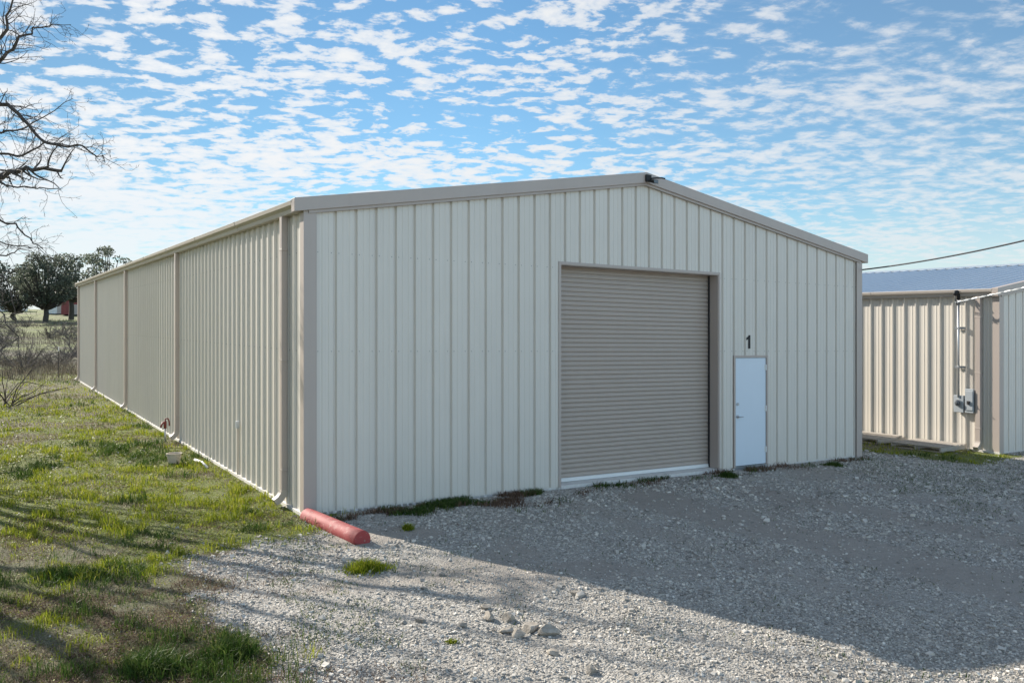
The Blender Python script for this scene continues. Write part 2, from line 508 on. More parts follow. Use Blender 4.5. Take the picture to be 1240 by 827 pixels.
def wall_mesh(axis_, x0, x1, at, out, zb, zt, holes=(), phase=0.07, screws=()):
    """ribbed wall. axis_ 'x': runs along local x at y=at, bulging towards y sign out; 'y' the other way round"""
    mb = MB()
    ex = [h[0] for h in holes] + [h[1] for h in holes]
    pr = panel_profile(x0, x1, 1, phase, ex)

    def P(a, o, z):
        q = at + out * o
        return (a, q, z) if axis_ == 'x' else (q, a, z)
    for (a, oa), (b, ob) in zip(pr[:-1], pr[1:]):
        if b - a < 1e-5: continue
        mid = (a + b) / 2
        spans = [(zb, None)]
        for h in holes:
            if h[0] - 1e-6 < mid < h[1] + 1e-6:
                spans = ([(zb, h[2])] if h[2] > zb + 1e-3 else []) + [(h[3], None)]
        for z0, z1 in spans:
            za1, zb1 = (zt(a), zt(b)) if z1 is None else (z1, z1)
            i = len(mb.v)
            mb.v += [P(a, oa, z0), P(b, ob, z0), P(b, ob, zb1), P(a, oa, za1)]
            mb.face((i, i + 1, i + 2, i + 3))
    for zs in screws:
        k = 0
        x = math.ceil((x0 - phase) / PITCH) * PITCH + phase
        while x < x1 - 0.1:
            for off in (-0.026, 0.084):
                xx = x + off
                if x0 + 0.1 < xx < x1 - 0.1 and zs < zt(xx) - 0.05 and not any(h[0] - .03 < xx < h[1] + .03 and h[2] - .05 < zs < h[3] + .05 for h in holes):
                    i = len(mb.v); r = 0.006
                    for o in ((0.0, -0.006) if axis_ == 'x' else (0.0, 0.006)):
                        for q in range(6):
                            w = q * math.pi / 3
                            mb.v.append(P(xx + r * math.cos(w), o, zs + r * math.sin(w)))
                    for q in range(6):
                        mb.face((i + q, i + (q + 1) % 6, i + 6 + (q + 1) % 6, i + 6 + q), 1)
                    mb.face([i + 6 + q for q in range(6)], 1)
            x += PITCH
    return mb


def roof_mesh(W, L, ze, slope, ov, y0, y1):
    mb = MB()
    pr = panel_profile(y0, y1, 1, 0.05)
    xm = W / 2
    for sgn in (0, 1):
        for (a, oa), (b, ob) in zip(pr[:-1], pr[1:]):
            i = len(mb.v)
            xe = -ov if sgn == 0 else W + ov
            ze_ = ze - slope * ov
            zr = ze + slope * xm
            mb.v += [(xe, a, ze_ + oa), (xe, b, ze_ + ob), (xm, b, zr + ob), (xm, a, zr + oa)]
            mb.face((i, i + 3, i + 2, i + 1) if sgn == 0 else (i, i + 1, i + 2, i + 3))
    # ridge cap
    zr = ze + slope * xm + 0.036
    mb.loft([[(xm - .25, y, zr - slope * .25), (xm, y, zr + .01), (xm + .25, y, zr - slope * .25), (xm + .25, y, zr - slope * .25 - .02), (xm - .25, y, zr - slope * .25 - .02)] for y in (y0, y1)])
    return mb


def rake(W, ze, slope, ov, y0, y1, up, h):
    """boxed trim following both slopes of the gable"""
    mb = MB(); xm = W / 2; zr = ze + slope * xm
    for s0, s1 in ((-ov, xm), (xm, W + ov)):
        z = lambda x: ze + slope * (x if x <= xm else W - x)
        ring = lambda x: [(x, y0, z(x) + up), (x, y1, z(x) + up), (x, y1, z(x) + up - h), (x, y0, z(x) + up - h)]
        mb.loft([ring(s0), ring(s1)])
    return mb


def gutter_mesh(y0, y1, x, sgn, zt):
    prof = [(0.0, 0.02), (0.165, 0.0), (0.175, -0.006), (0.165, -0.058), (0.118, -0.098), (0.105, -0.15), (0.0, -0.15)]
    mb = MB()
    n = max(2, int((y1 - y0) / 0.5))
    rings = []
    for k in range(n + 1):
        y = y0 + (y1 - y0) * k / n
        rings.append([(x + sgn * a, y, zt + b) for a, b in prof])
    mb.loft(rings)
    # hanger seams: slim overlaps where lengths join
    for y in np.arange(y0 + 3.05, y1 - 0.5, 3.05):
        mb.loft([[(x + sgn * (a * 1.0 + 0.004), yy, zt + b * 1.01 - 0.002 + 0.004 * (b > -0.01)) for a, b in prof] for yy in (y - 0.04, y + 0.04)])
    return mb


def downspout(parent, site, y, x, sgn, zt, low=0.16, mat=None, flow=-1):
    mb = MB(); mat = mat or M['trim']
    xo = x + sgn * 0.034
    a0, a1 = sorted((xo, xo + sgn * 0.085))
    w = 0.055
    mb.loft([[(a0, y - w, z), (a1, y - w, z), (a1, y + w, z), (a0, y + w, z)] for z in (low + 0.06, zt)])
    for z in (low + 0.35, zt * 0.5, zt - 0.5):       # straps
        mb.box(a0 - .003, a1 + .003, y - w - .012, y + w + .012, z, z + 0.03)
    d = mb.build('downspout', mat, parent, site, bevel=0.006)
    e = MB()
    c0 = xo + sgn * 0.0425
    rings = []
    for (dx, z, ang) in ((0, low + 0.075, 0), (0.012, low + 0.02, 25), (0.06, low - 0.045, 50), (0.13, low - 0.09, 58)):
        cx = c0 + sgn * dx; a = R(ang); hx, hz = 0.047 * math.cos(a), 0.047 * math.sin(a)
        rings.append([(cx - hx * sgn, y - w - .004, z - hz), (cx + hx * sgn, y - w - .004, z + hz), (cx + hx * sgn, y + w + .004, z + hz), (cx - hx * sgn, y + w + .004, z - hz)])
    e.loft(rings)
    e.build('elbow', M['gutter'], d, None)
    # the elbow's vertices are already in the thing's frame; lift them on the site slope
    me = d.children[0].data
    for v in me.vertices:
        wx, wy = to_world(site, v.co.x, v.co.y)
        v.co.z += grade(wx, wy) - grade(site[0], site[1])
    return d


def metal_building(C, W, L, ze, slope, label, spouts, holes=(), far_spout=True, screws=True):
    root = empty('metal_building', (C[0], C[1], float(grade(*C))), label, 'building', None, THETA)
    xm = W / 2
    zt = lambda x: ze + slope * (x if x <= xm else W - x) - 0.012
    zs = (2.25, 3.62) if screws else ()
    ov = 0.16
    M2 = [M['wall'], M['screw']]
    wall_mesh('x', 0, W, 0, 1, -0.25, zt, holes, 0.09, zs).build('front_wall', M2, root, C)
    wall_mesh('x', 0, W, L, 1, -0.25, zt).build('rear_wall', M2, root, C)
    wall_mesh('y', 0.0, L, 0, -1, 0.03, lambda y: ze - 0.012, (), 0.1, zs).build('side_wall', M2, root, C)
    wall_mesh('y', 0.0, L, W, 1, -0.25, lambda y: ze - 0.012).build('side_wall', M2, root, C)
    roof_mesh(W, L, ze, slope, 0.10, -0.03, L + 0.03).build('roof', M['roof'], root, C)
    for y0, y1, q in ((-0.085, 0.06, -1), (L - 0.06, L + 0.085, 1)):
        r = rake(W, ze, slope, ov + 0.02, y0, y1, 0.062, 0.185).build('rake_trim', M['trim'], root, C, bevel=0.006)
    rake(W, ze, slope, -0.03, -0.055, 0.045, -0.118, 0.045).build('eave_trim', M['trim'], root, C)
    for x, sg in ((-0.012, -1), (W + 0.012, 1)):
        gutter_mesh(0.062, L - 0.062, x, sg, ze + 0.012).build('gutter', M['gutter'], root, C)
    h = 0.145; pf = 0.038
    for x, y, sx, sy in ((0, 0, -1, -1), (W, 0, 1, -1), (0, L, -1, 1), (W, L, 1, 1)):
        mb = MB()
        xa, xb = x + sx * pf, x - sx * h
        ya, yb = y + sy * pf, y - sy * h * 0.75
        poly = [(xa, ya), (xb, ya), (xb, ya - sy * 0.012), (xa - sx * 0.012, ya - sy * 0.012), (xa - sx * 0.012, yb), (xa, yb)]
        mb.loft([[(p[0], p[1], z) for p in poly] for z in (-0.25 if sx > 0 else -0.12, ze - 0.02)])
        mb.build('corner_trim', M['trim'], root, C)
    for y in spouts[0]: downspout(root, C, y, 0, -1, ze - 0.13)
    for y in spouts[1]: downspout(root, C, y, W, 1, ze - 0.13)
    return root


ZE1, SL = 4.297, 0.168
DR = (4.30, 7.93, 0.05, 3.68)          # roll-up door opening
DE = (8.34, 9.29, 0.03, 2.17)          # entry door opening
B1 = metal_building(C1, W1, L1, ZE1, SL, 'long light stone metal building with low gable, roll-up door and white entry door',
                    ([0.74, 8.45, 16.1, 23.7, 30.1], [0.74, 8.45, 16.1, 23.7]), [(DR[0], DR[1], -1, DR[3]), (DE[0], DE[1], -1, DE[3])])

# slab
mb = MB()
mb.box(-0.05, -0.001, -0.05, L1 + 0.03, -0.35, 0.034)
mb.box(0.03, DR[0] - 0.0, 0.0, 0.2, -0.35, 0.02)
mb.box(DR[0], DR[1], -0.02, 0.8, -0.35, 0.045)
mb.box(DR[1] + 0.0, W1 - 0.03, 0.002, 0.2, -0.35, 0.02)
mb.build('foundation_slab', M['concrete'], B1, C1)

# roll-up door
DEP = 0.25
rd = MB()
z = 0.11; zs = []
step = 0.0785
prof = []
while z < DR[3] + 0.1:
    prof += [(0.0, z), (-0.012, z + 0.012), (-0.014, z + 0.034), (-0.010, z + 0.056), (0.006, z + 0.064), (0.006, z + 0.074)]
    z += step
x0, x1 = DR[0] + 0.012, DR[1] - 0.012
i0 = len(rd.v)
for o, zz in prof: rd.v += [(x0, DEP + o, zz), (x1, DEP + o, zz)]
for k in range(len(prof) - 1): rd.face((i0 + 2 * k, i0 + 2 * k + 1, i0 + 2 * k + 3, i0 + 2 * k + 2))
rdo = rd.build('roll_up_door', M['curtain'], B1, C1)
mb = MB(); mb.box(x0, x1, DEP - 0.03, DEP + 0.02, 0.052, 0.112)
mb.box(x0, x1, DEP - 0.045, DEP - 0.03, 0.052, 0.066)
mb.build('bottom_bar', M['white_metal'], rdo, C1, bevel=0.004)
mb = MB()
for xx in (DR[0], DR[1]):
    sgn = 1 if xx == DR[0] else -1
    a, b = sorted((xx, xx + sgn * 0.010))
    mb.box(a, b, -0.002, DEP + 0.1, 0.05, DR[3])
    a, b = sorted((xx + sgn * 0.0105, xx + sgn * 0.03))
    mb.box(a, b, DEP - 0.05, DEP - 0.02, 0.05, DR[3] - 0.02, 1)
mb.box(DR[0] + 0.01, DR[1] - 0.01, -0.002, DEP + 0.1, DR[3] - 0.012, DR[3] - 0.001)
mb.build('jamb', [M['trim'], M['dark']], rdo, C1)
mb = MB()                               # slim casing on the wall face
mb.box(DR[0] - 0.045, DR[0], -0.014, -0.003, 0.02, DR[3] + 0.045)
mb.box(DR[1], DR[1] + 0.045, -0.014, -0.003, 0.02, DR[3] + 0.045)
mb.box(DR[0], DR[1], -0.015, -0.004, DR[3], DR[3] + 0.045)
mb.build('door_casing', M['trim'], rdo, C1)
mb = MB(); mb.box(DR[0] - 0.1, DR[1] + 0.1, DEP + 0.11, DEP + 0.13, 0.0, DR[3] + 0.2)
mb.build('door_backing', M['dark'], rdo, C1)

# entry door
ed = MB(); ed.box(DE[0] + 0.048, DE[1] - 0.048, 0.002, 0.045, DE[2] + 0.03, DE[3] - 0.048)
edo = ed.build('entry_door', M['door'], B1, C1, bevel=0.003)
mb = MB()
mb.box(DE[0], DE[0] + 0.043, -0.018, 0.08, DE[2], DE[3])
mb.box(DE[1] - 0.043, DE[1], -0.018, 0.08, DE[2], DE[3])
mb.box(DE[0] + 0.043, DE[1] - 0.043, -0.017, 0.08, DE[3] - 0.043, DE[3])
mb.build('door_frame', M['trim'], edo, C1, bevel=0.003)
mb = MB(); mb.box(DE[0] + 0.043, DE[1] - 0.043, -0.015, 0.08, -0.02, DE[2] + 0.02)
mb.build('threshold', M['steel'], edo, C1)
for z in (0.28, 1.08, 1.88):
    mb = MB(); mb.tube([(DE[1] - 0.046, -0.012, z), (DE[1] - 0.046, -0.012, z + 0.11)], 0.010, 8)
    mb.box(DE[1] - 0.085, DE[1] - 0.046, -0.003, 0.0015, z, z + 0.11)
    mb.build('hinge', M['white_metal'], edo, C1)
hx = DE[0] + 0.11
mb = MB()
mb.tube([(hx, 0.0015, 1.0), (hx, -0.008, 1.0)], 0.034, 14)
mb.tube([(hx, -0.006, 1.0), (hx, -0.051, 1.0)], 0.011, 8)
mb.tube([(hx - 0.01, -0.048, 1.0), (hx + 0.05, -0.052, 1.0), (hx + 0.11, -0.046, 0.997)], [0.011, 0.011, 0.009], 8)
mb.build('handle', M['steel'], edo, C1, smooth=False)
mb = MB(); mb.tube([(hx, 0.0015, 1.24), (hx, -0.018, 1.24)], 0.029, 14); mb.box(hx - .004, hx + .004, -0.022, -0.018, 1.225, 1.255)
mb.build('deadbolt', M['steel'], edo, C1)

# unit number
wx, wy = to_world(C1, 8.70, -0.005)
num = MB()
pts = [(0.045, 0), (0.105, 0), (0.105, 0.30), (0.06, 0.30), (0.045, 0.272), (0.0, 0.245), (-0.01, 0.242), (-0.01, 0.192), (0.025, 0.203), (0.045, 0.218)]
num.loft([[(a, y, b) for a, b in pts] for y in (0.003, -0.004)])
# backing strips so that the digit is carried by the ribs
no = num.build('unit_number', M['black'], None, None, loc=(wx, wy, float(grade(wx, wy)) + 2.30), rotz=THETA)
no.scale = (0.92, 1.0, 0.86)
tag(no, 'black numeral 1 fixed to the wall above the white entry door', 'number sign')

# gable light
wx, wy = to_world(C1, W1 / 2 + 0.0, -0.09)
gl = empty('flood_light', (wx, wy, float(grade(wx, wy)) + ZE1 + SL * W1 / 2 - 0.05), 'small black flood light on an arm at the gable peak', 'light', None, THETA)
mb = MB(); mb.box(-0.045, 0.075, -0.035, 0.0, -0.06, 0.065); mb.build('mounting_box', M['black'], gl, bevel=0.006)
mb = MB(); mb.tube([(0.05, -0.03, 0.0), (0.12, -0.10, 0.005), (0.22, -0.14, 0.01), (0.28, -0.15, 0.0)], 0.013, 8); mb.build('arm', M['black'], gl)
mb = MB(); mb.loft([[(x - s, y - .02, z - s * .6), (x + s, y - .02, z - s * .6), (x + s, y - .02, z + s * .6), (x - s, y - .02, z + s * .6)] for x, y, z, s in ((0.045, -0.03, -0.045, 0.03), (0.05, -0.11, -0.065, 0.05), (0.052, -0.15, -0.075, 0.055))])
hd = mb.build('lamp_head', M['black'], gl)
mb = MB(); mb.box(0.005, 0.10, -0.176, -0.1715, -0.10, -0.05); mb.build('lens', M['glass'], hd)

# second building
ZE2 = 3.66
B2 = metal_building(C2, W2, L2, ZE2, SL, 'neighbouring metal building with bluish zinc roof behind the right end of the gravel yard', ([0.40, 8.3, 16.0], []), (), screws=False)
mb = MB(); mb.box(-0.05, -0.001, -0.05, L2, -0.35, 0.034); mb.box(0.03, W2 - .03, 0.002, 0.2, -0.35, 0.02)
mb.build('foundation_slab', M['concrete'], B2, C2)

# electric service on the second building's sunny side
def on_side(C, s, out, z):
    x, y = to_world(C, -out, s)
    return (x, y, float(grade(x, y)) + z)

RS = THETA - math.pi / 2     # local x along the wall towards the corner (front), local -y outwards ... see below
# local frame: +x runs along the wall away from the camera side, +y points out of the wall
RW = math.atan2(CT, -ST)
def wall_thing(name, s, z, label, cat, group=None):
    return empty(name, on_side(C2, s, 0.034, z), label, cat, group, RW)
# with rotation RW: local x = (-sin, cos) = backwards along the wall, local y = (-cos,-sin) = outwards

mast = wall_thing('service_mast', 0.84, 1.25, 'grey conduit mast with weatherhead strapped to the neighbouring building\'s sunny wall', 'conduit')
mb = MB(); mb.tube([(0, 0.09, -0.05), (0, 0.09, 2.22)], 0.032, 12); mb.build('conduit', M['steel'], mast, smooth=True)
mb = MB(); mb.tube([(0, 0.09, 2.20), (0, 0.09, 2.30), (0, 0.13, 2.37), (0, 0.20, 2.36), (0, 0.235, 2.30)], [0.045, 0.052, 0.062, 0.062, 0.05], 12)
mb.build('weatherhead', M['black'], mast, smooth=True)
for z in (0.62, 1.52):
    mb = MB(); mb.box(-0.16, 0.16, 0.004, 0.045, z, z + 0.05); mb.box(-0.05, 0.05, 0.04, 0.13, z + .005, z + 0.045); mb.build('strut_bracket', M['steel'], mast)
mb = MB()
for k in range(3):
    mb.tube([(0.01 * k, 0.225, 2.31), (-0.05 - 0.02 * k, 0.28, 2.18 - 0.04 * k), (-0.03, 0.20, 2.10 - 0.02 * k), (0.03 - 0.05 * k, 0.10, 2.12)], 0.008, 6)
mb.build('drip_loop', M['cable'], mast, smooth=True)

mt = wall_thing('electric_meter', 0.84, 0.96, 'grey electric meter can under the conduit mast', 'meter')
mb = MB(); mb.box(-0.17, 0.17, 0.0, 0.12, -0.14, 0.36); mb.build('meter_can', M['box_grey'], mt, bevel=0.012)
mb = MB(); mb.tube([(0, 0.1205, 0.14), (0, 0.16, 0.14)], 0.105, 24); mb.build('meter_ring', M['steel'], mt)
mb = MB(); mb.tube([(0, 0.16, 0.14), (0, 0.20, 0.14), (0, 0.225, 0.14)], [0.085, 0.082, 0.06], 24); mb.build('meter_dome', M['glass'], mt, smooth=True)
pn = wall_thing('breaker_box', 0.585, 0.98, 'tall grey breaker box between the meter and the downspout', 'electric box')
mb = MB(); mb.box(-0.17, 0.17, 0.0, 0.13, -0.16, 0.56); mb.build('box_body', M['box_grey'], pn, bevel=0.01)
mb = MB(); mb.box(-0.155, 0.155, 0.1305, 0.15, -0.08, 0.50); cv = mb.build('box_cover', M['box_grey'], pn, bevel=0.006)
mb = MB(); mb.box(-0.04, 0.06, 0.1505, 0.185, 0.10, 0.20); mb.tube([(0.0, 0.17, 0.16), (-0.03, 0.23, 0.10)], 0.014, 8); mb.build('lever', M['black'], pn)
mb = MB(); mb.tube([(0.17, 0.06, 0.0), (0.27, 0.06, 0.0)], 0.02, 8); mb.build('nipple', M['steel'], pn)


def sag(a, b, drop, n=24):
    a = np.array(a); b = np.array(b)
    return [a + (b - a) * t - np.array((0, 0, drop * 4 * t * (1 - t))) for t in np.linspace(0, 1, n)]


# service drop: a twisted bare cable running to a pole beyond the frame
mt.scale = (.68, .8, .78); pn.scale = (.56, .8, .76); mast.scale = (.75, 1, 1)
a = np.array(on_side(C2, 0.82, 0.30, 3.38)); b = np.array((17.3, 8.6, 7.0))
pth = sag(a, b, 0.4, 200)
mb = MB()
for k in range(2):
    pp = []
    for i, p in enumerate(pth):
        w = i * 1.15 + k * math.pi
        pp.append(p + np.array((0.010 * math.cos(w), 0.010 * math.sin(w), 0.010 * math.sin(w))))
    mb.tube(pp, 0.011, 6, k)
sd = mb.build('service_cable', [M['alu_cable'], M['box_grey']], None)
tag(sd, 'pale twisted service cable running from the weatherhead out to the right', 'cable')
# black line crossing above the second roof
mb = MB(); mb.tube(sag((6.75, 19.35, 3.85), (12.0, 10.9, 5.45), 0.42, 40), 0.016, 6)
mb2 = mb.build('overhead_cable', M['cable'], None, smooth=True)
tag(mb2, 'black overhead cable sagging past the neighbouring building\'s roof', 'cable')

# ------------------------------------------------------------------ pallets and boards at the second wall
def make_pallet():
    root = empty('pallet', (0, 0, 0), 'x', 'pallet')
    for k in range(7):
        mb = MB(); y = -0.5 + k * 0.166 + random.uniform(-.01, .01)
        mb.box(-0.6, 0.6, y - 0.045, y + 0.045, 0.112, 0.132); mb.build('deck_board', M['wood'], root, bevel=0.003)
    for x in (-0.58, 0.0, 0.58):
        mb = MB(); mb.box(x - 0.02, x + 0.02, -0.53, 0.53, 0.02, 0.1115); mb.build('stringer', M['wood'], root, bevel=0.003)
    for y in (-0.45, 0.0, 0.45):
        mb = MB(); mb.box(-0.6, 0.6, y - 0.045, y + 0.045, 0.0, 0.0195); mb.build('bottom_board', M['wood'], root, bevel=0.003)
    return root


pal = make_pallet()
spots = [(1.25, 0.66, 0.02, 'weathered pallet lying nearest the meter by the neighbouring wall'),
         (2.75, 0.66, -0.03, 'middle weathered pallet of the row along the neighbouring wall'),
         (4.05, 0.64, 0.03, 'weathered pallet by the neighbouring wall nearest the large building')]
for i, (s, o, a, lab) in enumerate(spots):
    p = pal if i == 0 else copy_tree(pal)
    x, y = to_world(C2, -o, s)
    p.location = (x, y, float(gz(x, y)) + 0.012); p.rotation_euler = (0, 0, RW + a)
    tag(p, lab, 'pallet', 'pallets along the neighbouring wall')
for k, (s, o, ln, a, lab) in enumerate(((3.4, 0.45, 2.6, 0.03, 'long grey board laid on the pallets close to the wall'), (3.9, 0.80, 2.1, -0.06, 'shorter grey board laid on the pallets on the yard side'))):
    x, y = to_world(C2, -o, s)
    mb = MB(); mb.box(-ln / 2, ln / 2, -0.07, 0.07, 0, 0.035)
    b = mb.build('board', M['wood'], None, None, loc=(x, y, float(gz(x, y)) + 0.147), rotz=RW + a, bevel=0.003)
    tag(b, lab, 'board', 'boards on the pallets')

# ------------------------------------------------------------------ small things round the large building
# red stop
P1 = np.array((-2.78, 11.42)); P2 = np.array((-1.80, 10.13))
d = P2 - P1; ln = float(np.hypot(*d)); ang = math.atan2(d[1], d[0])
mb = MB()
rings = []
n = 28
for k, t in enumerate([0, 0.004, 0.012] + list(np.linspace(0.04, ln - 0.04, 14)) + [ln - 0.012, ln - 0.004, ln]):
    rr = 0.112 - (0.012 if k in (0, 19) else 0.004 if k in (1, 18) else 0)
    rings.append([(t, rr * math.cos(2 * math.pi * j / n), 0.036 + rr * 1.0 * math.sin(2 * math.pi * j / n)) for j in range(n)])
mb.loft(rings)
st = mb.build('parking_stop', M['red'], None, None, loc=(P1[0], P1[1], float(gz(*((P1 + P2) / 2)))), rotz=ang)
for p in st.data.polygons: p.use_smooth = len(p.vertices) == 4
tag(st, 'worn red round-topped parking stop at the corner of the large building', 'parking stop')


def ground_at(x, y): return (x, y, float(gz(x, y)))


# yard hydrant
x, y = to_world(C1, -0.30, 8.55)
hy = empty('yard_hydrant', ground_at(x, y), 'red handled yard hydrant beside a downspout on the long wall', 'hydrant', None, THETA)
mb = MB(); mb.tube([(0, 0, -0.1), (0, 0, 0.42)], 0.024, 10); mb.build('riser_pipe', M['steel'], hy, smooth=True); hy.scale = (.72, .72, .74)
mb = MB(); mb.tube([(0, 0, 0.40), (0, 0, 0.62)], 0.042, 10); mb.tube([(0, 0, 0.58), (-0.08, -0.05, 0.57), (-0.13, -0.08, 0.50), (-0.135, -0.085, 0.44)], [0.034, 0.032, 0.028, 0.03], 10)
mb.build('spout_head', M['red_iron'], hy, smooth=True)
mb = MB(); mb.tube([(0, 0, 0.61), (0.0, 0, 0.68), (0.09, 0.05, 0.69), (0.13, 0.08, 0.60), (0.14, 0.085, 0.46)], 0.020, 8); mb.build('lever', M['red_iron'], hy, smooth=True)

# bucket and pipe
def pxy(u, v):
    yh = 398.6 + 0.016 * (u - 620)
    Y = 1018 * 2.6 / (v - yh); return (u - 620) / 1018 * Y, Y


x, y = pxy(211, 561)
mb = MB(); mb.lathe([(0.125, 0.0), (0.13, 0.004), (0.165, 0.245), (0.178, 0.25), (0.178, 0.27), (0.158, 0.27), (0.15, 0.245), (0.12, 0.02)], 24)
bk_s = 0.78
bk = empty('bucket', (x, y, float(gz(x, y)) - 0.01), 'small off-white bucket standing in the grass near the long wall', 'bucket')
bk.scale = (bk_s, bk_s, bk_s)
mb.build('bucket_body', plain('bucket_plastic', (0.46, 0.41, 0.34), 0.6, 0.12, 12), bk, smooth=False)
mb = MB(); mb.tube([(0.175 * math.cos(a), 0.175 * math.sin(a) * .5 - .11, 0.25 - 0.09 * math.sin(a)) for a in np.linspace(0, math.pi, 12)], 0.004, 6); mb.build('bail_handle', M['steel'], bk)
a = pxy(236, 559); b = pxy(251, 567)
mb = MB(); mb.tube([(a[0], a[1], float(gz(*a)) + .05), ((a[0] + b[0]) / 2, (a[1] + b[1]) / 2 + .04, float(gz(*a)) + .06), (b[0], b[1], float(gz(*b)) + .03)], 0.022, 10)
pp = mb.build('plastic_pipe', M['white_metal'], None, smooth=True)
tag(pp, 'short white plastic pipe lying in the grass beside the bucket', 'pipe')

# outlet on the long wall
x, y = to_world(C1, -0.036, 3.35)
ob = empty('outlet_box', (x, y, float(grade(x, y)) + 0.9), 'small grey outlet box low on the long ribbed wall', 'electric box', None, RW)
mb = MB(); mb.box(-0.04, 0.04, 0.0, 0.05, -0.06, 0.06); mb.build('outlet_cover', M['box_grey'], ob, bevel=0.006)
mb = MB(); mb.tube([(0, 0.02, -0.06), (0, 0.02, -0.85)], 0.011, 8); mb.build('conduit', M['gutter'], ob)

# metal fence post with a white tip
x, y = pxy(71, 458)
tp = empty('fence_post', ground_at(x, y), 'thin steel fence post with a white tip standing in the field', 'post')
mb = MB(); mb.box(-0.022, 0.022, -0.004, 0.004, -0.2, 1.25); mb.box(-0.004, 0.004, 0.004, 0.035, -0.2, 1.25); mb.build('post_shaft', plain('rusty_post', (0.07, 0.06, 0.05), 0.7), tp)
mb = MB(); mb.box(-0.028, 0.028, -0.008, 0.008, 1.25, 1.46); mb.box(-0.006, 0.006, 0.008, 0.04, 1.25, 1.46); mb.build('white_tip', M['white_metal'], tp)

# ------------------------------------------------------------------ rocks
def rock_mesh(r, sd):
    q = np.random.default_rng(sd)
    import bmesh
    bm = bmesh.new(); bmesh.ops.create_icosphere(bm, subdivisions=3, radius=1)
    r = r * 0.74
    pl = [(lambda v: v / np.linalg.norm(v))(q.normal(size=3)) for _ in range(11)]
    off = q.uniform(0.50, 0.86, 11)
    sc = np.array((r * q.uniform(.85, 1.25), r * q.uniform(.75, 1.0), r * q.uniform(.6, .8)))
    for v in bm.verts:
        p = np.array(v.co)
        for n_, o_ in zip(pl, off):
            dd = p.dot(n_) - o_
            if dd > 0: p = p - n_ * dd
        p *= 1 + 0.05 * (float(vnoise(p[0] * 5 + 9, p[1] * 5 + p[2] * 3, sd)) - .5)
        v.co = p * sc
    me = bpy.data.meshes.new('rock'); bm.to_mesh(me); bm.free(); me.materials.append(M['rock'])
    return me


rk = [(664, 764, .13, 'largest pale limestone rock at the right end of the small rock cluster'),
      (616, 748, .115, 'pale rock at the top middle of the small rock cluster'),
      (592, 747, .105, 'grey rock at the upper left of the small rock cluster'),
      (641, 760, .11, 'flat pale rock just left of the largest rock'),
      (628, 768, .10, 'low rock at the front of the small rock cluster'),
      (612, 762, .085, 'grey rock in the front left of the small rock cluster'),
      (588, 735, .075, 'small rock behind the upper left of the rock cluster'),
      (560, 757, .06, 'small pale rock lying apart left of the rock cluster'),
      (716, 807, .08, 'grey rock alone in the gravel right of the rock cluster'),
      (670, 789, .07, 'dark rock lying below the largest rock'),
      (697, 718, .07, 'small rock alone in the gravel near the shadow edge')]
for i, (u, v, r, lab) in enumerate(rk):
    x, y = pxy(u, v)
    o = bpy.data.objects.new('rock', rock_mesh(r, 100 + i)); COL.objects.link(o)
    o.location = (x, y, float(gz(x, y)) + r * 0.22); o.rotation_euler.z = i * 1.3
    tag(o, lab, 'rock', 'rocks lying in the gravel')

# ------------------------------------------------------------------ blades
def blades(name, x, y, h, w, lean, mat, parent=None, z=None):
    n = len(x)
    z = gz(x, y) - 0.01 if z is None else z
    a = rng.uniform(0, 2 * np.pi, n); la = rng.uniform(0, 2 * np.pi, n)
    dx, dy = np.cos(a) * w / 2, np.sin(a) * w / 2
    lx, ly = np.cos(la) * lean * h, np.sin(la) * lean * h
    V = np.empty((n, 5, 3))
    V[:, 0] = np.stack([x - dx, y - dy, z], 1); V[:, 1] = np.stack([x + dx, y + dy, z], 1)
    V[:, 2] = np.stack([x - dx * .8 + lx * .3, y - dy * .8 + ly * .3, z + h * .55], 1)
    V[:, 3] = np.stack([x + dx * .8 + lx * .3, y + dy * .8 + ly * .3, z + h * .55], 1)
    V[:, 4] = np.stack([x + lx, y + ly, z + h * (1 - 0.35 * lean)], 1)
    B = np.arange(n)[:, None] * 5
    F = np.concatenate([B + np.array((0, 1, 3)), B + np.array((0, 3, 2)), B + np.array((2, 3, 4))], 0)
    return np_mesh(name, V.reshape(-1, 3), F, mat, parent)


def candidates(n, y0, y1, xl=-0.80, xr=0.80, pw=1.0):
    u = rng.random(n)
    if pw == 1.0: y = y0 * (y1 / y0) ** u                    # density falls with distance
    else: y = y0 + (y1 - y0) * u
    x = y * rng.uniform(xl, xr, n)
    ok = ~(inside(C1, W1, L1, x, y, 0.07) | inside(C2, W2, L2, x, y, 0.07))
    return x[ok], y[ok]


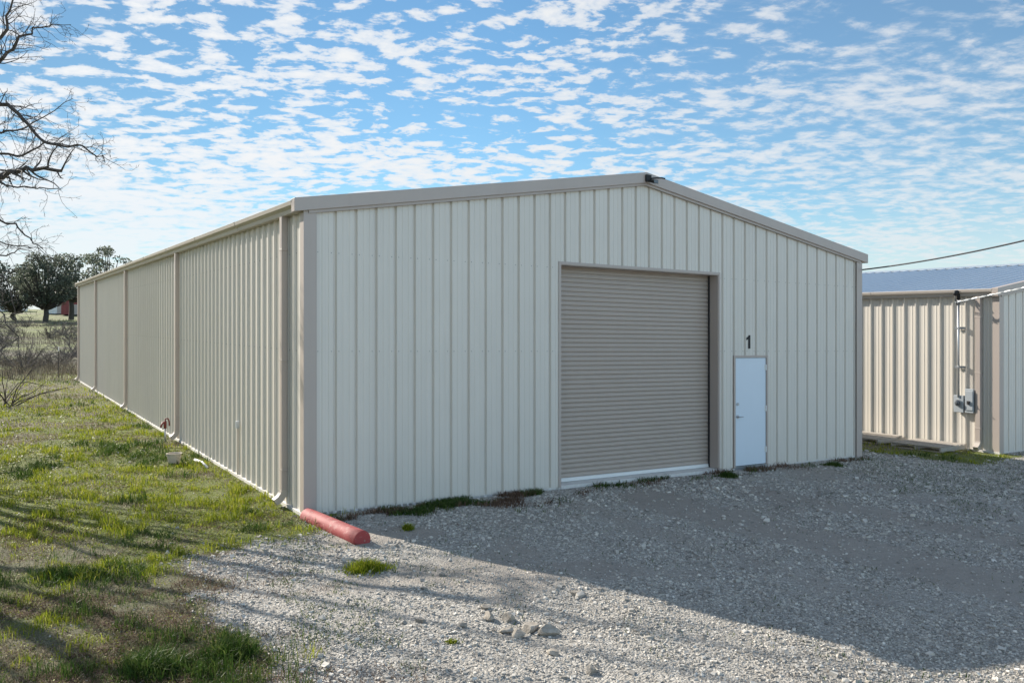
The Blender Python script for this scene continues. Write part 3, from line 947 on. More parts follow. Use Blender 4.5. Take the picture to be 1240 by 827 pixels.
def grow_grass():
    # lush blades in clumps
    x, y = candidates(900000, 4.6, 44, -0.82, 0.80)
    g = gravel_mask(x, y); gm = green_mask(x, y)
    cl = fbm(x * 4.0, y * 4.0, 61, 3)
    dens = (1 - g) ** 1.5 * (0.22 + 0.78 * gm) * (0.35 + 0.65 * sstep(0.38, 0.60, cl))
    dens = np.where((x > 3), dens * 0.7 + (1 - g) * 0.3, dens)
    k = rng.random(len(x)) < dens * 0.85
    x, y, cl = x[k], y[k], cl[k]
    near = np.clip(12 / y, 0.35, 1.3)
    h = (0.028 + 0.115 * sstep(0.42, 0.75, cl)) * rng.uniform(0.55, 1.35, len(x))
    h = np.where(x > 3, h * 0.7, h)
    w = 0.0075 * rng.uniform(0.6, 1.3, len(x)) * np.clip(y / 10, 0.8, 3.0)
    dp = fbm(x * 0.9, y * 0.9, 71, 3) + 0.16 * (1 - sstep(8.6, 10.4, y)) > 0.60
    tag(blades('grass', x[~dp], y[~dp], h[~dp], w[~dp], rng.uniform(0.1, 0.75, (~dp).sum()), M['grass']), 'bright yellow green winter grass growing in patches left of the building', 'grass', kind='stuff')
    tag(blades('dark_grass', x[dp], y[dp], h[dp] * 1.15, w[dp], rng.uniform(0.1, 0.75, dp.sum()), M['deep_grass']), 'deeper green grass growing in patches of the lawn', 'grass', kind='stuff')
    # dry thatch
    x, y = candidates(600000, 4.6, 46, -0.82, 0.80)
    g = gravel_mask(x, y); gm = green_mask(x, y)
    dens = (1 - g) ** 1.2 * (0.30 + 0.70 * (1 - gm)) * (0.25 + 0.75 * sstep(0.35, 0.62, fbm(x * 2.3, y * 2.3, 81, 3)))
    k = rng.random(len(x)) < dens * 0.8
    x, y = x[k], y[k]
    h = 0.05 * rng.uniform(0.5, 1.8, len(x)); w = 0.006 * rng.uniform(0.6, 1.3, len(x)) * np.clip(y / 10, 0.8, 3.0)
    tag(blades('dry_grass', x, y, h, w, rng.uniform(0.5, 1.5, len(x)), M['dry']), 'dry tan grass and thatch between the green patches', 'grass', kind='stuff')
    # matted dead growth in the shaded front of the lawn
    x, y = candidates(160000, 4.8, 12, -0.7, -0.1)
    k = rng.random(len(x)) < 0.55 * sstep(0.52, 0.64, fbm(x * 1.0, y * 1.3, 111, 4)) * (1 - gravel_mask(x, y) * 0.8)
    x, y = x[k], y[k]
    tag(blades('dead_grass', x, y, 0.055 * rng.uniform(.4, 1.5, len(x)), 0.006 * rng.uniform(.6, 1.3, len(x)), rng.uniform(.6, 1.6, len(x)), M['weed_dead']), 'brown matted dead growth in the front of the lawn', 'grass', kind='stuff')
    # low broad-leaved cover and litter: small leaves lying at all angles
    x, y = candidates(330000, 4.8, 30, -0.80, -0.12)
    g = gravel_mask(x, y)
    pt = fbm(x * 2.6, y * 2.6, 131, 4)
    k = rng.random(len(x)) < 0.75 * (1 - g) * (0.12 + 0.88 * sstep(0.42, 0.60, pt))
    x, y = x[k], y[k]; gm = green_mask(x, y); n = len(x)
    dead = rng.random(n) < 0.55 - 0.40 * gm
    sz = 0.0095 * rng.uniform(.5, 1.5, n) * np.clip(y / 9, 0.9, 2.2)
    a = rng.uniform(0, 2 * np.pi, n); tl = rng.uniform(-.5, .5, n); zz = gz(x, y) + rng.uniform(0.0, 0.03, n)
    u_ = np.stack([np.cos(a), np.sin(a), tl], 1) * sz[:, None]; v_ = np.stack([-np.sin(a), np.cos(a), rng.uniform(-.6, .6, n)], 1) * (sz * .6)[:, None]
    P = np.stack([x, y, zz], 1)
    Q = np.stack([P - u_, P - v_, P + u_, P + v_], 1)
    for nm, sel, mt, lb in (('ground_cover', ~dead, M['grass'], 'small broad green leaves covering the lawn between the grass patches'), ('leaf_litter', dead, M['weed_dead'], 'small dry leaves and litter lying on the lawn')):
        q = Q[sel]
        tag(np_mesh(nm, q.reshape(-1, 3), np.arange(len(q) * 4).reshape(-1, 4), mt), lb, 'ground cover', kind='stuff')
    # sparse weeds in the gravel on the right and left
    x, y = candidates(260000, 5.5, 21, -0.5, 0.75)
    g = gravel_mask(x, y)
    ne = fbm(x * 1.7, y * 1.7, 91, 4)
    right = sstep(5.0, 7.5, x) * sstep(11.5, 13.5, y)
    left = (1 - sstep(-2.2, 0.3, x)) * 0.6
    dens = g * sstep(0.54, 0.66, ne + 0.17 * right + 0.02 * left) * np.maximum(right, np.maximum(left, 0.10))
    k = rng.random(len(x)) < dens * 0.7
    x, y = x[k], y[k]
    tag(blades('gravel_weeds', x, y, 0.05 * rng.uniform(.4, 1.4, len(x)), 0.007 * rng.uniform(.6, 1.3, len(x)), rng.uniform(.3, 1.2, len(x)), M['deep_grass']),
        'thin low weeds coming up through the gravel', 'weeds', kind='stuff')
    # weeds along the foot of the front wall
    n = 60000
    t = rng.uniform(0.25, 12.0, n); o = np.abs(rng.normal(0, np.interp(t, [0, 1, 3.5, 5, 12], [.25, .40, .40, .2, .25]), n)) + 0.05
    cl = fbm(t * 1.4, o * 2.0 + 3, 95, 3)
    wgt = np.interp(t, [0, 0.6, 2.6, 3.2, 4.2, 4.7, 7.8, 8.2, 9.3, 9.9, 11.0, 12.0], [.5, .9, 1.0, .8, .6, .15, .10, .35, .03, .15, .30, .15])
    k = rng.random(n) < wgt * sstep(0.46, 0.60, cl) * np.where(o > 0.45, 0.8, 1)
    t, o = t[k], o[k]
    x, y = to_world(C1, t, -o)
    dead = fbm(t * 1.6, o * 2.5, 97, 3) + rng.normal(0, .05, len(t)) > 0.50
    h = rng.uniform(0.03, 0.14, len(t))
    for nm, sel, mt, lb in (('wall_weeds', ~dead, M['deep_grass'], 'dark green weeds growing along the foot of the front wall'), ('dead_weeds', dead, M['weed_dead'], 'brown dead weeds matted along the foot of the front wall')):
        tag(blades(nm, x[sel], y[sel], h[sel], rng.uniform(.006, .014, sel.sum()), rng.uniform(.4, 1.3, sel.sum()), mt), lb, 'weeds', kind='stuff')


grow_grass()


def clump(u, v, rad, h, n, lab, mat='grass', name='grass_clump'):
    x0, y0 = pxy(u, v)
    m = 9 if rad > .15 else 1
    ca = rng.uniform(0, 2 * np.pi, m); cr = rad * (0.8 if rad > .15 else .35) * rng.random(m); cs = rad * rng.uniform(.26, .42, m)
    q = rng.integers(0, m, n)
    x = np.cos(ca[q]) * cr[q] * 1.3 + rng.normal(0, 1, n) * cs[q]; y = np.sin(ca[q]) * cr[q] + rng.normal(0, 1, n) * cs[q] * .8
    r = np.minimum(np.hypot(x, y), rad)
    hh = h * rng.uniform(.35, 1.25, n) * (1 - 0.45 * (r / rad) ** 2) * rng.uniform(.6, 1.15, m)[q]
    o = blades(name, x, y, hh, rng.uniform(.006, .011, n), rng.uniform(.15, .9, n), M[mat], z=gz(x + x0, y + y0) - float(gz(x0, y0)) - .01)
    o.location = ground_at(x0, y0)
    return tag(o, lab, 'grass', 'grass clumps')


clump(443, 686, 0.24, 0.16, 1500, 'bright green grass clump in the gravel in front of the red parking stop')
clump(495, 640, 0.12, 0.15, 320, 'small upright grass tuft beside the wall weeds right of the parking stop')
clump(272, 790, 0.30, 0.20, 1300, 'dark grass clump on the gravel edge at the bottom of the lawn', 'deep_grass')
clump(185, 808, 0.34, 0.20, 1500, 'broad grass clump near the bottom left edge of the lawn', 'deep_grass')
clump(880, 576, 0.17, 0.14, 900, 'dark green weed tuft between the roll-up door and the entry door', 'deep_grass')
clump(1010, 563, 0.20, 0.12, 900, 'low green weed tuft by the right end of the front wall', 'deep_grass')
clump(548, 777, 0.10, 0.07, 160, 'tiny green sprig alone in the sunlit gravel')
clump(95, 700, 0.30, 0.17, 1100, 'dark grass clump in the shaded middle of the lawn', 'deep_grass')

# ------------------------------------------------------------------ gravel stones
def gravel():
    x, y = candidates(330000, 5.0, 19.5, -0.55, 0.80)
    g = gravel_mask(x, y); d = dirt_mask(x, y)
    cl = fbm(x * 1.2, y * 1.2, 101, 4)
    dens = np.clip(g * 1.1 - 0.1, 0.03, 1) * (1 - 0.88 * d) * (0.35 + 0.65 * sstep(0.35, 0.62, cl))
    dens = np.where((x < -4), dens * 0.5, dens)
    k = rng.random(len(x)) < dens * 0.75
    x, y = x[k], y[k]; n = len(x)
    r = 0.0078 * np.exp(rng.normal(0, 0.42, n)) * np.clip(y / 9, 0.9, 1.6)
    r = np.where(rng.random(n) < 0.012, r * 2.0, r)
    r = np.minimum(r, 0.045)
    base = np.array([(sx, sy, sz) for sz in (-1, 1) for sy in (-1, 1) for sx in (-1, 1)], float)
    V = base[None] * rng.uniform(0.45, 1.0, (n, 8, 3))
    V *= np.stack([rng.uniform(.8, 1.35, n), rng.uniform(.7, 1.1, n), rng.uniform(.5, .9, n)], 1)[:, None]
    ax = rng.uniform(-.7, .7, n); c, s = np.cos(ax)[:, None], np.sin(ax)[:, None]
    V = np.stack([V[..., 0], V[..., 1] * c - V[..., 2] * s, V[..., 1] * s + V[..., 2] * c], -1)
    az = rng.uniform(0, 2 * np.pi, n); c, s = np.cos(az)[:, None], np.sin(az)[:, None]
    V = np.stack([V[..., 0] * c - V[..., 1] * s, V[..., 0] * s + V[..., 1] * c, V[..., 2]], -1)
    V *= r[:, None, None]
    V += np.stack([x, y, gz(x, y) + r * 0.12], 1)[:, None]
    Q = np.array([(0, 2, 3, 1), (4, 5, 7, 6), (0, 1, 5, 4), (1, 3, 7, 5), (3, 2, 6, 7), (2, 0, 4, 6)])
    F = (np.arange(n)[:, None, None] * 8 + Q[None]).reshape(-1, 4)
    tag(np_mesh('gravel', V.reshape(-1, 3), F, M['stone']), 'loose pale crushed stone covering the yard', 'gravel', kind='stuff')


gravel()

# ------------------------------------------------------------------ trees
def wig_path(p, d, L, n, wig, droop=0.0):
    P = [np.array(p, float)]; d = np.array(d, float); d /= np.linalg.norm(d)
    for i in range(n):
        d = d + rng.normal(0, wig, 3) + np.array((0, 0, droop)); d /= np.linalg.norm(d)
        P.append(P[-1] + d * L / n)
    return P, d


def twigs(mb, path, r0, r1, depth, dens, L, wig=0.22, spread=0.9, maxd=3, lo=0.15):
    """side branches off a path, recursively; mesquite-like zigzag twigs"""
    n = len(path)
    tot = sum(np.linalg.norm(path[i + 1] - path[i]) for i in range(n - 1))
    cnt = max(2, int(tot * dens))
    for c in range(cnt):
        t = lo + (1 - lo) * (c + rng.random()) / cnt
        f = t * (n - 1); i = min(int(f), n - 2); q = f - i
        p = path[i] * (1 - q) + path[i + 1] * q
        d = path[i + 1] - path[i]; d = d / np.linalg.norm(d)
        sd = rng.normal(size=3); sd -= d * sd.dot(d); sd /= np.linalg.norm(sd)
        nd = d * rng.uniform(.35, 1.0) + sd * spread + np.array((0, 0, 0.12))
        ll = L * rng.uniform(.5, 1.2) * (1 - 0.35 * t)
        rr = (r0 + (r1 - r0) * t) * 0.55
        rr = max(rr, 0.0032)
        pts = 5 if depth < maxd else 4
        P, _ = wig_path(p, nd, ll, pts, wig)
        mb.tube(P, list(np.linspace(rr, max(0.0022, rr * 0.35), len(P))), 5 if rr > .02 else 3, 0, False)
        if depth < maxd:
            twigs(mb, P, rr, rr * 0.35, depth + 1, dens * 1.35, ll * 0.55, wig, spread, maxd, 0.2)


def pw(u, v, Y):
    return np.array(((u - 620) / 1018 * Y, Y, 2.6 + (398.6 - v) / 1018 * Y))


def smooth_path(P, n=4):
    out = []
    P = [np.array(p, float) for p in P]
    for i in range(len(P) - 1):
        p0, p1, p2, p3 = P[max(i - 1, 0)], P[i], P[i + 1], P[min(i + 2, len(P) - 1)]
        for k in range(n):
            t = k / n
            out.append(0.5 * ((2 * p1) + (p2 - p0) * t + (2 * p0 - 5 * p1 + 4 * p2 - p3) * t * t + (3 * p1 - p0 - 3 * p2 + p3) * t ** 3))
    out.append(P[-1]); return out


def mesquite():
    bx, by = -12.6, 15.6
    root = empty('bare_tree', ground_at(bx, by), 'bare leafless tree reaching in from the left edge with tangled dark twigs', 'tree')
    o = np.array(root.location)
    tr = MB()
    fork = np.array((-12.35, 15.4, 2.1))
    tr.tube([p - o for p in smooth_path([(bx, by, o[2] - .15), (bx + .03, by, o[2] + .3), (bx - .08, by - .05, 1.2), fork])], list(np.linspace(.30, .20, 13)), 10)
    tr.build('trunk', M['bark'], root, smooth=True)
    mb = MB()
    limbs = [  # limbs that reach into the view
        ([fork, (-11.2, 15.2, 3.9), pw(-40, 225, 15), pw(0, 211, 14.9), pw(30, 205, 14.8), pw(75, 206, 14.8)], .13, .045, 1.0),
        ([fork, (-11.3, 14.6, 4.2), pw(-30, 215, 14.0), pw(0, 221, 13.9), pw(40, 225, 13.8), pw(76, 228, 13.8)], .05, .010, 0.7),
        ([fork, (-11.6, 15.3, 5.0), pw(-30, 150, 15.2), pw(0, 125, 15.3), pw(28, 148, 15.2), pw(60, 172, 15.1), pw(100, 178, 15), pw(130, 196, 15)], .10, .012, 1.35),
        ([fork, (-11.9, 15.6, 5.2), pw(-20, 95, 15.6), pw(3, 70, 15.6), pw(25, 48, 15.5), pw(48, 32, 15.4), pw(84, 31, 15.4)], .10, .008, 1.2),
        ([fork, (-11.8, 15.0, 5.5), pw(-14, 60, 14.6), pw(8, 22, 14.5), pw(22, -14, 14.4)], .09, .015, 1.0),
        ([fork, (-11.5, 15.8, 4.6), pw(-20, 170, 16), pw(5, 160, 16), pw(40, 150, 16), pw(88, 118, 15.9)], .07, .008, 1.2),
        ([fork, (-11.3, 15.9, 3.9), pw(-15, 195, 16.4), pw(30, 188, 16.4), pw(62, 172, 16.2), pw(108, 186, 16)], .07, .008, 1.25),
        ([fork, (-11.4, 15.4, 3.4), pw(-30, 262, 15.2), pw(0, 268, 15), pw(28, 281, 14.8), pw(52, 300, 14.7)], .06, .012, 0.9),
        ([fork, (-11.5, 15.7, 3.0), pw(-30, 300, 15.8), pw(5, 312, 15.6), pw(22, 302, 15.5), pw(44, 308, 15.4)], .05, .006, 0.8),
        ([fork, (-11.4, 15.0, 2.7), pw(-30, 330, 14.6), pw(0, 372, 14.4), pw(18, 408, 14.3), pw(30, 452, 14.2)], .04, .006, 1.0),
        ([fork, (-11.3, 16.0, 3.2), pw(-30, 285, 16.2), pw(10, 296, 16.1), pw(45, 300, 16), pw(66, 318, 15.9)], .04, .006, 0.9),
        ([fork, (-11.5, 15.4, 2.3), pw(-40, 360, 15.5), pw(0, 335, 15.3), pw(16, 365, 15.2), pw(20, 410, 15.1)], .05, .006, 0.8),
    ]
    for P, r0, r1, den in limbs:
        S_ = smooth_path([np.array(p) for p in P])
        S_ = [p + rng.normal(0, 0.025, 3) for p in S_]
        S_ = [p - o for p in S_]
        mb.tube(S_, list(np.linspace(r0 * .6, r1 * .6, len(S_))), 7)
        twigs(mb, S_, r0 * .32, max(r1 * .8, .007), 1, 3.3 * den, 0.76, 0.25, 0.9, 3, 0.40)
    # the rest of the crown, beyond the frame
    for k in range(3):
        a = 1.9 + k * 1.2
        d = np.array((math.cos(a), math.sin(a), rng.uniform(.35, 1.5)))
        P, _ = wig_path(fork, d, rng.uniform(3.8, 5.6), 9, .14)
        P = [p - o for p in P]
        mb.tube(P, list(np.linspace(.09, .010, len(P))), 6)
        twigs(mb, P, .05, .010, 1, 1.9, 1.5, .25, .9, 3, .25)
    mb.build('crown', M['bark'], root)


mesquite()


def bare_shrub(u, v, h, lab, seed, name='bare_shrub', mat='twig', n=14, rad=0.008, group='bare shrubs beyond the lawn', depth=2, lean=(0, 0)):
    x, y = u if isinstance(u, tuple) else pxy(u, v)
    z = float(gz(x, y))
    o = empty(name, (x, y, z), lab, 'shrub', group)
    mb = MB()
    for k in range(n):
        a = rng.uniform(0, 2 * math.pi)
        d = (math.cos(a) * .75 + lean[0], math.sin(a) * .75 + lean[1], rng.uniform(.5, 1.6))
        P, _ = wig_path((rng.normal(0, .12), rng.normal(0, .12), -.05), d, h * rng.uniform(.7, 1.25), 6, .16, -0.06)
        mb.tube(P, list(np.linspace(rad * 2, rad * .6, len(P))), 4, 0, False)
        twigs(mb, P, rad * 1.4, rad * .6, 1, 6.0 / h, h * .42, .22, .9, depth, .2)
    mb.build('stems', M[mat], o)
    return o


bare_shrub(8, 492, 1.7, 'bare twiggy shrub with drooping dark branches at the left frame edge', 1, n=12, rad=.010, mat='bark', lean=(.25, 0))
bare_shrub(30, 452, 1.9, 'rounded grey leafless shrub behind the drooping one', 2, n=26, rad=.012)
bare_shrub(58, 447, 1.3, 'low grey brown leafless shrub left of the thin post', 3, n=18, rad=.012)
bare_shrub(90, 452, 1.2, 'small grey leafless shrub right of the thin post by the far corner', 4, n=16, rad=.012)

proto = bare_shrub((-25.0, 46.0), None, 1.5, 'grey leafless shrub scattered among the field scrub far behind the lawn', 9, n=20, rad=.013, group='shrubs scattered over the field')
for i in range(26):
    fy_ = 44 + 58 * (i + rng.random()) / 26; fx_s = -fy_ * rng.uniform(.50, .64)
    c = copy_tree(proto); c.location = ground_at(fx_s, fy_); c.rotation_euler.z = rng.uniform(0, 6); k_ = rng.uniform(.6, 1.3); c.scale = (k_ * 1.3, k_ * 1.3, k_)

# scrub over the field
def scrub():
    n = 60000
    u = rng.random(n); y = 37 * (120 / 37) ** u
    x = y * rng.uniform(-0.80, -0.40, n)
    cl = fbm(x * 0.22 + 5, y * 0.35, 121, 4)
    k = (rng.random(n) < 0.6 * sstep(0.50, 0.64, cl)) & ~inside(C1, W1, L1, x, y, .2)
    x, y, cl = x[k], y[k], cl[k]
    h = rng.uniform(.15, .55, len(x)) * (0.5 + sstep(.45, .7, cl)) * (1 - 0.5 * sstep(80, 115, y))
    w = 0.018 * np.clip(y / 40, 1, 3)
    tag(blades('field_scrub', x, y, h, w, rng.uniform(.1, .6, len(x)), M['scrub']), 'grey brown dry scrub covering the field behind the building', 'scrub', kind='stuff')


scrub()


def leaf_cloud(centres, radii, per, size, flat=0.8):
    Vs = []
    for c, r in zip(centres, radii):
        n = int(per * (r ** 2))
        d = rng.normal(size=(n, 3)); d /= np.linalg.norm(d, axis=1)[:, None]
        p = c + d * (r * (0.35 + 0.65 * rng.random(n) ** 0.6))[:, None] * np.array((1, 1, flat))
        a = rng.normal(size=(n, 3)); a /= np.linalg.norm(a, axis=1)[:, None]
        b = np.cross(a, rng.normal(size=(n, 3))); b /= np.linalg.norm(b, axis=1)[:, None]
        s = size * rng.uniform(.5, 1.2, n)[:, None]
        Vs.append(np.stack([p - a * s, p - b * s * .6, p + a * s, p + b * s * .6], 1))
    V = np.concatenate(Vs, 0)
    return V.reshape(-1, 3), np.arange(len(V) * 4).reshape(-1, 4)


def oak(u, Y, H, Wd, lab, seed, nclump=34, trunk_h=0.28, leaf='oak_leaf', per=95, size=0.16, group='trees across the field', name='oak_tree', gap=0.0):
    global rng
    keep = rng; rng = np.random.default_rng(seed)
    x = (u - 620) / 1018 * Y; y = Y
    z = float(gz(x, y))
    root = empty(name, (x, y, z), lab, 'tree', group)
    tr = MB()
    fk = np.array((rng.normal(0, .15), 0, H * trunk_h))
    tr.tube(smooth_path([(0, 0, -.3), (0.05, 0, .4), (rng.normal(0, .1), 0, H * trunk_h * .6), fk]), list(np.linspace(H * .045, H * .030, 13)), 9)
    cents = []; rad = []
    for k in range(nclump):
        a = rng.uniform(0, 2 * math.pi); q = rng.random() ** .5
        hz = rng.uniform(.30, .97)
        env = math.sin(math.pi * min(1, (hz - .18) / .95) ** .8)
        c = np.array((math.cos(a) * q * Wd / 2 * env, math.sin(a) * q * Wd / 2 * env, H * hz))
        r = H * rng.uniform(.055, .125)
        c[2] = min(c[2], H - r * .6)
        cents.append(c); rad.append(r)
        d = c - fk
        P = [fk + d * t + np.array((0, 0, -.12 * H * math.sin(math.pi * t))) * .5 + rng.normal(0, .012 * H, 3) * (0 < t < 1) for t in np.linspace(0, 1, 6)]
        tr.tube(P, list(np.linspace(H * .016, H * .003, 6)), 5, 0, False)
    tr.build('trunk', M['oak_bark'], root, smooth=True)
    V, F = leaf_cloud(cents, rad, per, size)
    np_mesh('crown', V, F, M[leaf], root)
    rng = keep
    return root


oak(55, 112, 9.0, 9.0, 'dense dark evergreen oak at the left of the field trees', 11, 90, .22, per=150, size=.17)
oak(86, 122, 9.6, 8.4, 'open branched oak partly hidden by the far corner of the building', 12, 44, .30, per=70, size=.2)
oak(17, 120, 7.6, 8.0, 'lower rounded evergreen tree at the left frame edge of the field', 13, 64, .18, 'cedar_leaf', per=130, size=.2)
oak(-20, 118, 9.0, 10.0, 'evergreen tree just outside the left of the field trees', 14, 34, .25, per=100, size=.2)
oak(130, 150, 12.5, 10.0, 'tall thin crowned tree showing just above the building roof edge', 15, 24, .35, per=60, size=.25)
oak(-290, 12.2, 7.4, 5.4, 'evergreen oak standing left of the lawn outside the frame', 16, 20, .30, per=60, size=.07, group=None, name='oak_tree')
# distant tree line
for i in range(16):
    u = -260 + i * 27 + rng.uniform(-9, 9)
    oak(u, rng.uniform(270, 330), rng.uniform(5.5, 8.5), rng.uniform(9, 13), 'small far tree in the row on the horizon beyond the field', 200 + i, 14, .15, 'cedar_leaf', per=26, size=.5, group='row of far trees on the horizon', name='far_tree')

# far sheds
def shed(u, Y, w, d, h, mat, roofmat, lab, dz=0.0):
    x = (u - 620) / 1018 * Y
    root = empty('shed', (x, Y, float(gz(x, Y)) - .05), lab, 'shed', None, R(20))
    mb = MB(); mb.box(-w / 2, w / 2, -d / 2, d / 2, 0, h)
    mb.loft([[(-w / 2, y, h + .001), (w / 2, y, h + .001), (0, y, h + w * .16)] for y in (-d / 2, d / 2)])
    for k in range(int(w / .6)):
        xx = -w / 2 + .3 + k * .6; mb.box(xx - .03, xx + .03, -d / 2 - .03, -d / 2 - .001, .02, h - .02)
    mb.build('wall', mat, root)
    mb = MB()
    for sg in (-1, 1):
        mb.loft([[(sg * (w / 2 + .25), y, h - .05), (sg * (w / 2 + .25), y, h + .06), (0, y, h + w * .16 + .13), (0, y, h + w * .16 + .02)] for y in (-d / 2 - .25, d / 2 + .25)])
    mb.build('roof', roofmat, root)
    mb = MB(); mb.box(-.6, .6, -d / 2 - .06, -d / 2 - .031, 0, min(2.1, h * .8)); mb.build('door', M['trim'], root)


shed(76, 165, 5.5, 5, 2.7, M['white_metal'], M['white_metal'], 'small white shed between the two field oaks')
shed(92, 150, 4.0, 5, 2.2, M['barn_red'], M['roof'], 'small faded red shed at the far corner of the building')
shed(12, 190, 6.0, 6, 2.6, M['white_metal'], M['roof'], 'distant pale shed behind the left field tree')

# ------------------------------------------------------------------ light and sky
SUN_DIR = np.array((-0.79, 0.613)); EL = R(29.7)
az = math.atan2(SUN_DIR[0], SUN_DIR[1])
sun = bpy.data.lights.new('sun', 'SUN'); sun.energy = 4.8; sun.angle = R(0.53); sun.color = (1.0, 0.93, 0.83)
so = bpy.data.objects.new('sun', sun); COL.objects.link(so)
so.rotation_euler = (math.pi / 2 - EL, 0, math.pi - az)
so.location = (-20, 20, 20)

w = bpy.data.worlds.new('World'); S.world = w; w.use_nodes = True
nt = w.node_tree; nt.nodes.clear()


def wn(typ, ins=None, **kw):
    x = nt.nodes.new(typ)
    for k, v in kw.items(): setattr(x, k, v)
    for k, v in (ins or {}).items():
        if isinstance(v, bpy.types.NodeSocket): nt.links.new(v, x.inputs[k])
        else: x.inputs[k].default_value = v
    return x


def wm(op, a, b=0.0, clamp=False): return wn('ShaderNodeMath', {0: a, 1: b}, operation=op, use_clamp=clamp).outputs[0]


def wr(f, a, b, c=0.0, d=1.0):
    x = wn('ShaderNodeMapRange', {0: f, 1: a, 2: b, 3: c, 4: d}, interpolation_type='SMOOTHSTEP'); return x.outputs[0]


sky = wn('ShaderNodeTexSky', sky_type='NISHITA')
sky.sun_disc = False; sky.sun_elevation = EL; sky.sun_rotation = az
sky.air_density = 1.0; sky.dust_density = 0.15; sky.ozone_density = 2.0; sky.altitude = 300
tc = wn('ShaderNodeTexCoord').outputs['Generated']
sp = wn('ShaderNodeSeparateXYZ', {0: tc})
zc = wm('ADD', wm('MAXIMUM', sp.outputs[2], 0.0), 0.13)
px = wm('DIVIDE', sp.outputs[0], zc); py = wm('DIVIDE', sp.outputs[1], zc)
pv = wn('ShaderNodeCombineXYZ', {0: px, 1: py, 2: 0.0}).outputs[0]
mp = wn('ShaderNodeMapping', {'Vector': pv, 'Rotation': (0, 0, R(-18)), 'Scale': (0.92, 1.12, 1.0), 'Location': (3.1, 1.7, 0)}).outputs[0]
warp = wn('ShaderNodeTexNoise', {'Vector': mp, 'Scale': 3.5, 'Detail': 2.0, 'Roughness': 0.5})
wv = wn('ShaderNodeVectorMath', {0: warp.outputs['Color'], 1: (0.10, 0.10, 0.0)}, operation='MULTIPLY').outputs[0]
pv2 = wn('ShaderNodeVectorMath', {0: mp, 1: wv}, operation='ADD').outputs[0]
n1 = wn('ShaderNodeTexNoise', {'Vector': pv2, 'Scale': 13.5, 'Detail': 6.0, 'Roughness': 0.52, 'Lacunarity': 2.3}).outputs['Fac']
n2 = wn('ShaderNodeTexNoise', {'Vector': mp, 'Scale': 1.9, 'Detail': 3.0, 'Roughness': 0.55}).outputs['Fac']
fx_ = wm('SUBTRACT', n2, 0.5)
lowel = wr(sp.outputs[2], 0.02, 0.26, 0.09, 0.0)
behind = wr(sp.outputs[1], 0.15, -0.25, 0.0, -0.03)
leftc = wm('MULTIPLY', wr(sp.outputs[0], 0.0, -0.45, 0.0, 1.0), wr(sp.outputs[2], 0.24, 0.08, 0.02, 0.15))
cov = wm('ADD', wm('ADD', wm('ADD', n1, wm('MULTIPLY', fx_, 0.55)), wm('ADD', lowel, behind)), leftc)
sharp = wm('ADD', wm('MULTIPLY', wr(cov, 0.47, 0.58, 0.0, 1.0), 0.66), wm('MULTIPLY', wr(cov, 0.46, 0.74, 0.0, 1.0), 0.34))
soft = wr(cov, 0.38, 0.74, 0.0, 0.95)
rsel = wm('MAXIMUM', wr(sp.outputs[0], 0.0, 0.45, 0.0, 1.0), wr(sp.outputs[2], 0.20, 0.07, 0.0, 0.8))
cm = wm('ADD', wm('MULTIPLY', sharp, wm('SUBTRACT', 1.0, rsel)), wm('MULTIPLY', wm('ADD', wm('MULTIPLY', soft, 0.75), 0.06), rsel), True)
haze = wm('ADD', wr(sp.outputs[2], -0.02, 0.17, 0.5, 0.0), wm('MULTIPLY', wr(sp.outputs[0], 0.15, 0.5, 0.0, 1.0), wr(sp.outputs[2], 0.0, 0.20, 0.35, 0.0)), True)
tot = wm('MAXIMUM', cm, haze)
fd = wm('SUBTRACT', wm('MULTIPLY', sp.outputs[0], 0.65), wm('MULTIPLY', sp.outputs[1], 0.76))
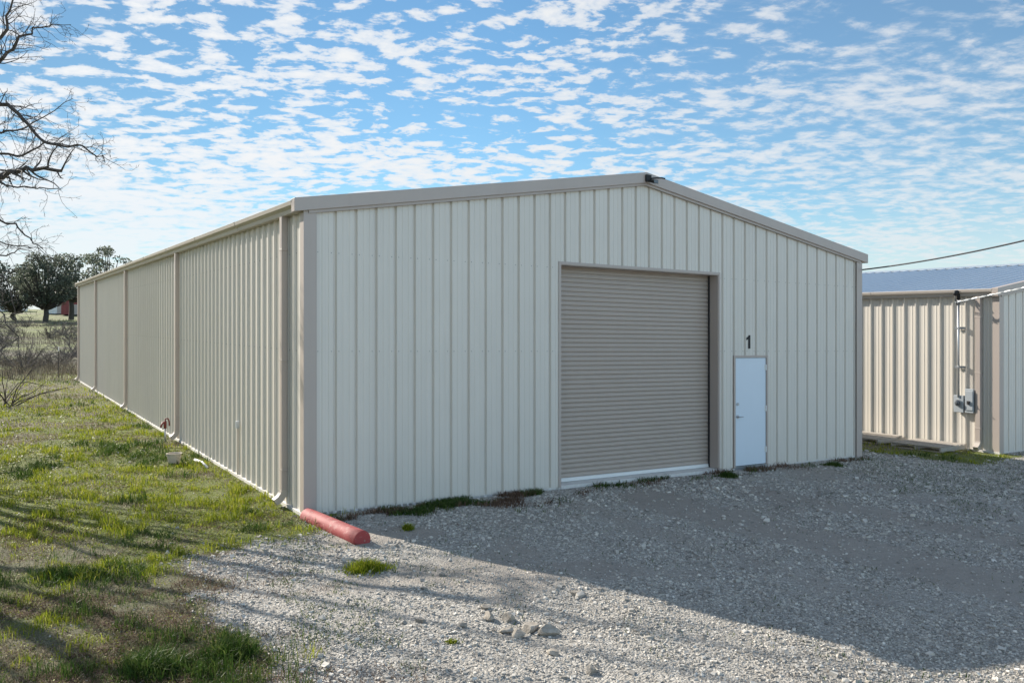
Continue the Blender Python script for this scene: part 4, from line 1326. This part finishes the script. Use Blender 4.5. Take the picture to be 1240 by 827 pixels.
bright = wm('ADD', wr(sp.outputs[0], -0.70, 0.4, 5.9, 5.3), wr(fd, 0.25, 0.7, 0.0, 4.0))  # second term: extra cloud brightness behind the camera, added to light the shaded front
cc = wn('ShaderNodeCombineXYZ', {0: wm('MULTIPLY', bright, 0.96), 1: wm('MULTIPLY', bright, 0.985), 2: wm('MULTIPLY', bright, 1.01)}).outputs[0]
skyc = wn('ShaderNodeMix', {0: 1.0}, data_type='RGBA', blend_type='MULTIPLY')
nt.links.new(sky.outputs[0], skyc.inputs[6])
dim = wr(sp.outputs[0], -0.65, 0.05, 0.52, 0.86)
fill_boost = wm('MAXIMUM', wr(fd, 0.15, 0.7, 0.0, 1.0), wr(sp.outputs[2], 0.45, 0.80, 0.0, 0.7))  # sky raised behind the camera and overhead, out of view, as added fill light
dim = wm('MULTIPLY', dim, wm('ADD', 1.0, wm('MULTIPLY', fill_boost, 0.75)))
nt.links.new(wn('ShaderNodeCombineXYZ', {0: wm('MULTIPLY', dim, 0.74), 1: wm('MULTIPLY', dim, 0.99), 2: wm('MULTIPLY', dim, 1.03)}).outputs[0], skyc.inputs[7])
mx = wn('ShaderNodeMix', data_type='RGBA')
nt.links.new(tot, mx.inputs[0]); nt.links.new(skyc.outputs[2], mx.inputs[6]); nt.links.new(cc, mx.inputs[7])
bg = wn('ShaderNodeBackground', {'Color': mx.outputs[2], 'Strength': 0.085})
out = wn('ShaderNodeOutputWorld', {'Surface': bg.outputs[0]})

# ------------------------------------------------------------------ camera
cam = bpy.data.cameras.new('camera'); co = bpy.data.objects.new('camera', cam); COL.objects.link(co)
co.location = (0, 0, 2.6); co.rotation_euler = (math.pi / 2, 0, 0)
cam.sensor_width = 36; cam.lens = 1018 / 1240 * 36; cam.shift_y = -14.9 / 1240
cam.clip_end = 5000; cam.clip_start = 0.1
S.camera = co
S.view_settings.view_transform = 'Standard'; S.view_settings.look = 'None'
S.view_settings.exposure = 0.95; S.view_settings.gamma = 1.0; S.view_settings.use_curve_mapping = False
S.render.engine = 'CYCLES'
